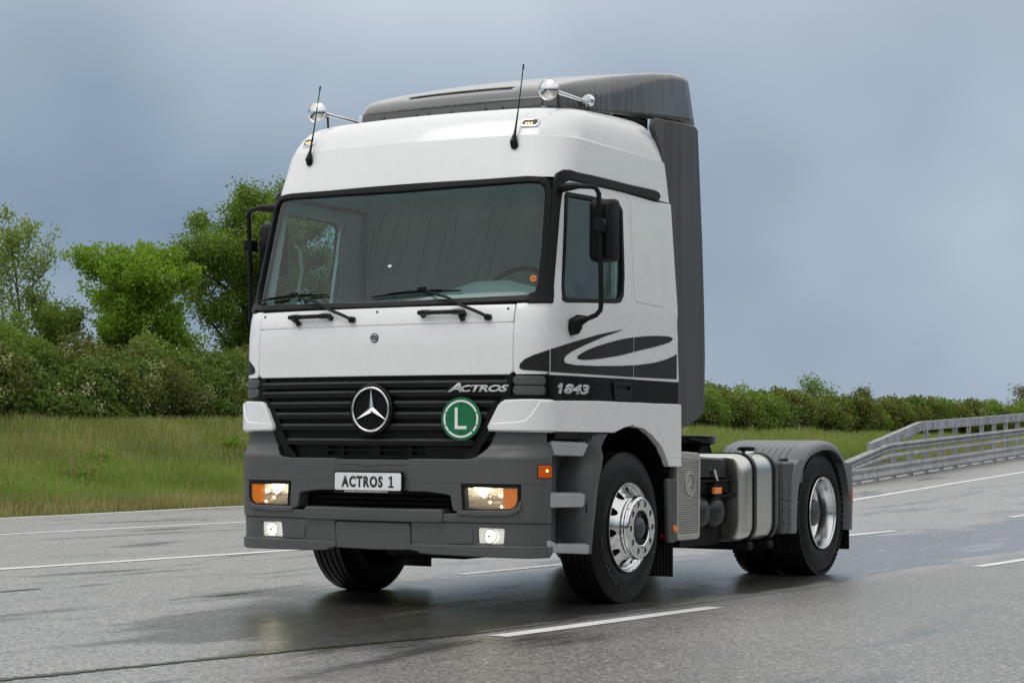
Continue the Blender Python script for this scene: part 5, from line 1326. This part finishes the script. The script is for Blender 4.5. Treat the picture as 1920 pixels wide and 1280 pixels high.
# hedge masses: many overlapping leafy mounds
def hedge(name, label, pts, mats, seed, lsize, per_m2, blossom=0., group=None, cat='hedge'):
    rng = np.random.default_rng(seed)
    x0, y0 = pts[0][0], pts[0][1]; z0 = bz(x0, y0)
    h = empty(name, (x0, y0, z0)); tag(h, label, cat, group)
    P = {m: [] for m in mats}; T = {m: [] for m in mats}; F_ = []; FT = []; mbt = MB(); rnd = random.Random(seed)
    for i, (x, y, r, ht) in enumerate(pts):
        n = int(per_m2*r*ht*3.2); m = mats[i % len(mats)] if rnd.random() < .75 else rnd.choice(mats)
        # lobes make light and dark clumps
        k = 22; lob = rng.normal(size=(k, 3)); lob /= np.linalg.norm(lob, axis=1)[:, None]; lob[:, 2] = np.abs(lob[:, 2])
        li = rng.integers(0, k, n); d = rng.normal(size=(n, 3)); d /= np.linalg.norm(d, axis=1)[:, None]
        rad = rng.uniform(0, 1, n)**.4
        c = lob[li]*np.array([r*.72, r*.72, ht*.55])+np.array([0, 0, ht*.36])
        q = c+d*rad[:, None]*np.array([r*.36, r*.36, ht*.26])
        q[:, 2] = np.clip(q[:, 2], .02, None)
        base = np.array([x-x0, y-y0, bz(x, y)-z0]); q += base
        tn = (rng.uniform(.15, .7, k))[li]*.5+.45*np.clip((q[:, 2]-base[2])/ht, 0, 1)  # clump tone, painted paler with height as light from above
        P[m].append(q); T[m].append(tn)
        if blossom:
            kk = max(1, int(3*blossom*4)); sel = rng.choice(n, kk)
            for s_ in sel:
                mm = int(26+rng.integers(0, 40)); F_.append(q[s_]+rng.normal(0, .10, (mm, 3))+np.array([.05, -.08, .06])); FT.append(np.full(mm, rng.uniform(.2, .9)))
        for b in range(4):
            a = rnd.uniform(0, 6.3); e_ = Vector((base[0]+r*.5*math.cos(a), base[1]+r*.5*math.sin(a), base[2]+ht*.8))
            mbt.tube([(base[0], base[1], base[2]-.15), tuple(Vector((base[0], base[1], base[2])).lerp(e_, .5)+Vector((0, 0, .1))), e_], [.03, .02, .008], 4, cap=False)
    for m in mats:
        if P[m]: leaves_mesh('foliage', np.concatenate(P[m]), lsize, m, h, rng, tone=np.concatenate(T[m]))
    if F_: leaves_mesh('blossom', np.concatenate(F_), lsize*.55, 'blossom', h, rng, tone=np.concatenate(FT), ratio=.9)
    mbt.build('stems', 'bark', h, smooth=60)
    return h
rnd = random.Random(5)
L = []
y = 14.
while y < 46:
    L.append((-23.9+rnd.uniform(-.35, .3), y, rnd.uniform(.75, 1.0), rnd.uniform(1.4, 1.65))); L.append((-25.0+rnd.uniform(-.3, .3), y+.4, rnd.uniform(.8, 1.05), rnd.uniform(1.75, 2.05))); y += rnd.uniform(.5, .68)
y = 12.
while y < 47: L.append((-23.25+rnd.uniform(-.15, .15), y, .5, .75)); y += .42
hedge('hedge', 'dense dark green hawthorn hedge with cream blossom along the grass bank left of the truck', L, ['leaf_dark', 'leaf_mid', 'leaf_dark', 'leaf_olive'], 21, .09, 1000, blossom=.03)
hedge('hawthorn_bush', 'rounded bush heavy with cream blossom in the hedge below the bright maple', [(-23.1, 24.2, .7, 1.35), (-23.0, 25.2, .75, 1.45), (-23.1, 26.1, .65, 1.2)], ['leaf_olive'], 22, .07, 1000, blossom=.8, group='blossoming bushes in the hedge', cat='bush')
hedge('hawthorn_bush', 'small blossoming bush in the hedge closest to the truck cab at left', [(-23.0, 27.9, .6, 1.05), (-22.95, 28.6, .55, .95)], ['leaf_olive'], 23, .07, 1000, blossom=.7, group='blossoming bushes in the hedge', cat='bush')
hedge('tall_bush', 'tall yellowish green bush above the hedge at the left edge', [(-25.4, 21.6, 1.1, 2.5), (-25.6, 22.8, 1.0, 2.35), (-25.3, 20.4, 1.1, 2.3)], ['leaf_mid'], 24, .085, 800, cat='bush')
hedge('low_bush', 'low yellow green bush on top of the hedge below the bright maple', [(-25.0, 26.6, .9, 2.25), (-25.1, 28.2, .8, 2.1)], ['leaf_pale'], 25, .08, 800, blossom=.1, cat='bush')
Rr = []
y = 46.
while y < 118:
    xx = -23.9 if y < 75 else -23.9+(y-75)*.10
    Rr.append((xx+rnd.uniform(-.4, .4), y, rnd.uniform(.9, 1.35), rnd.uniform(1.5, 1.95)+max(0, (y-75)*.010))); Rr.append((xx-1.2, y+.4, rnd.uniform(.9, 1.3), rnd.uniform(1.6, 2.0))); y += rnd.uniform(.75, 1.05)
hedge('hedge', 'long mixed green hedge behind the grass and crash barrier right of the truck', Rr, ['leaf_olive', 'leaf_dark', 'leaf_mid', 'leaf_dark'], 31, .13, 480, blossom=.05)
G2 = 'saplings poking out of the right hedge'
for k, (x, y, h, sp, lf, lb) in enumerate([(-24.6, 57.0, 2.9, .75, 'leaf_mid', 'tree top showing directly behind the rear edge of the side fairing'), (-25.6, 61.4, 2.3, .5, 'leaf_pale', 'first small sapling in the hedge right of the side fairing'), (-26.5, 66.6, 2.2, .55, 'leaf_pale', 'low bluish green sapling in the hedge above the ribbed rear fender'), (-25.0, 71.0, 2.6, .85, 'leaf_mid', 'round sapling rising from the hedge just right of the rear fender'), (-24.8, 76.5, 2.4, .5, 'leaf_olive', 'brownish sapling right of the round one in the hedge'), (-22.5, 97.0, 3.0, .8, 'leaf_olive', 'scraggy twiggy bush top in the hedge above the sloped barrier end'), (-21.6, 104.5, 3.1, .8, 'leaf_olive', 'scraggy twiggy bush top at the far right of the hedge')]):
    tree('sapling', lb, (x, y, bz(x, y)-.05), h, sp, lf, .11, 2600 if k else 4200, 50+k, .04, .2, 1.2, 2, 8, 'round', .22, G2)

# grass on the verge: separate bent blades
def grass(name, label, xr, yr, n, hgt, mats_share, seed, dfun=None):
    rng = np.random.default_rng(seed); out = []
    for mat, share, hk in mats_share:
        m = int(n*share); x = rng.uniform(xr[0], xr[1], m); y = rng.uniform(yr[0], yr[1], m)
        e = np.array([edge(q) for q in y]); d = e-x; keep = (d > -.05) & (d < 10.6)
        if dfun is not None: keep &= dfun(mat, x, y, d, rng)
        x, y, d = x[keep], y[keep], d[keep]; m = len(x)
        z = np.array([bank_z(a, b) for a, b in zip(x, y)])
        h = hgt*hk*rng.uniform(.5, 1.25, m)*np.clip((.55 if mat == 'grass_dry' else .35)+d*.5, .35, 1.)
        ang = rng.uniform(0, 6.283, m); bend = rng.uniform(.1, .6, m)*h; w = .0045+.004*rng.uniform(0, 1, m)
        dx, dy = np.cos(ang), np.sin(ang); pa = rng.uniform(0, 3.14, m); wx, wy = np.cos(pa)*w, np.sin(pa)*w
        v = np.empty((m, 5, 3))
        v[:, 0] = np.stack([x-wx, y-wy, z-.03], 1); v[:, 1] = np.stack([x+wx, y+wy, z-.03], 1)
        mx_, my_, mz_ = x+dx*bend*.3, y+dy*bend*.3, z+h*.6
        v[:, 2] = np.stack([mx_+wx*.8, my_+wy*.8, mz_], 1); v[:, 3] = np.stack([mx_-wx*.8, my_-wy*.8, mz_], 1)
        v[:, 4] = np.stack([x+dx*bend, y+dy*bend, z+h], 1)
        tn = .5+.35*np.sin(x*1.7+y*.9)*np.sin(y*1.3-x*.4)+rng.normal(0, .15, m)
        out.append((mat, v, np.clip(tn, 0, 1)))
    root = None
    for mat, v, tn in out:
        m = len(v); me = bpy.data.meshes.new(name); me.vertices.add(m*5); me.vertices.foreach_set('co', v.ravel())
        tri = np.array([[0, 1, 2], [0, 2, 3], [3, 2, 4]]); idx = (np.arange(m)[:, None, None]*5+tri[None]).reshape(-1)
        me.loops.add(len(idx)); me.loops.foreach_set('vertex_index', idx.astype(np.int32)); me.polygons.add(m*3); me.polygons.foreach_set('loop_start', np.arange(0, m*9, 3, dtype=np.int32)); me.update(calc_edges=True)
        me.attributes.new('tone', 'FLOAT', 'POINT').data.foreach_set('value', np.repeat(tn, 5).astype(np.float32)); me.materials.append(MATS[mat])
        if root is None:
            root = link(bpy.data.objects.new(name, me)); tag(root, label, 'grass', kind='stuff')
        else:
            o = link(bpy.data.objects.new('dry_stalks', me), root); o['kind'] = 'stuff'
    return root
def df(mat, x, y, d, rng):
    u = rng.uniform(0, 1, len(x)); pn = .5+.5*np.sin(x*.9+1.3*np.sin(y*.5))*np.sin(y*.8+x*.3)
    if mat == 'grass_dry': return (u < np.where(d < .9, 1.0, np.where(d < 4.2, .05+.1*pn, np.where(d > 8.5, .25, .7*(.3+.7*pn)))))
    return (u < np.where(d < .7, .25, np.where(d < 4.5, 1., .42)))
grass('grass_verge', 'long green and dry grass on the bank left of the truck', (-25.5, -12.2), (3, 40), 460000, .25, [('grass_green', .6, 1.), ('grass_dry', .40, 1.1)], 61, df)
grass('grass_verge', 'green meadow grass on the bank right of the truck behind the crash barrier', (-24.5, -9.), (40, 98), 230000, .32, [('grass_green', .75, 1.), ('grass_dry', .25, 1.1)], 62, df)
def herb(name, label, x, y, r, h, mat, n, seed, flower=None):
    rng = np.random.default_rng(seed); z = bz(x, y); t = empty(name, (x, y, z)); tag(t, label, 'plant', 'wild plants on the bank')
    q = rng.normal(0, 1, (n, 3))*np.array([r*.5, r*.5, h*.28])+np.array([0, 0, h*.45]); q[:, 2] = np.abs(q[:, 2])
    leaves_mesh('leaves', q, .09, mat, t, rng)
    if flower:
        f = rng.normal(0, 1, (30, 3))*np.array([r*.5, r*.5, .08])+np.array([0, 0, h*.95]); leaves_mesh('flowers', f, .05, flower, t, rng, ratio=.9)
    return t
for k, (x, y, r, h, mt, fl, lb) in enumerate([(-16.6, 15.2, .35, .45, 'leaf_mid', 'flower_pink', 'dark weed with pink flowers on the bank at the left edge'), (-18.3, 17.6, .35, .4, 'leaf_mid', None, 'leafy weed clump above the pink flowered one'), (-18.9, 22.3, .4, .45, 'leaf_mid', None, 'leafy weed clump in the middle of the left bank'), (-21.2, 60.5, .6, .6, 'leaf_mid', 'flower_violet', 'violet flowered clump in the grass above the rear fender'), (-20.8, 63.8, .5, .5, 'leaf_mid', 'flower_violet', 'violet flowered clump right of the other in the grass')]):
    herb('wild_plant', lb, x, y, r, h*.75, mt, 260, 70+k, fl)

# woods on the far side of the site, outside the picture: they stand in the paint and the chrome
def far_woods():
    rng = np.random.default_rng(90); P = []
    for k in range(70):
        t = R(-150+250*k/70); rr = rng.uniform(62, 74); cx, cy = 8+rr*math.cos(t), 0+rr*math.sin(t)*1.1
        if cx < 30 and cy > -30: continue
        h = rng.uniform(9, 14); m = 620; d = rng.normal(size=(m, 3)); d /= np.linalg.norm(d, axis=1)[:, None]
        P.append(np.array([cx, cy, h*.5])+d*np.array([4.2, 4.2, h*.52])*rng.uniform(.6, 1, (m, 1)))
    o = leaves_mesh('far_woods', np.concatenate(P), 1.1, 'leaf_dark', None, rng, ratio=.8); tag(o, 'band of woods on the other side of the site', 'woods', kind='stuff')
far_woods()

# ------------------------------------------------------------------ at most thing > part > sub-part
bpy.context.view_layer.update()
def chain(o):
    c = [o]
    while c[-1].parent is not None: c.append(c[-1].parent)
    return c[::-1]
deep = [(o, chain(o)[1]) for o in list(bpy.data.objects) if len(chain(o)) > 3]
worlds = {o.name: o.matrix_world.copy() for o, _ in deep}
for o, part in deep:
    mw = worlds[o.name]; o.parent = part; o.matrix_parent_inverse = Matrix.Identity(4); o.matrix_basis = part.matrix_world.inverted() @ mw
for o in list(bpy.data.objects):
    if o.type == 'EMPTY' and not o.children: bpy.data.objects.remove(o)
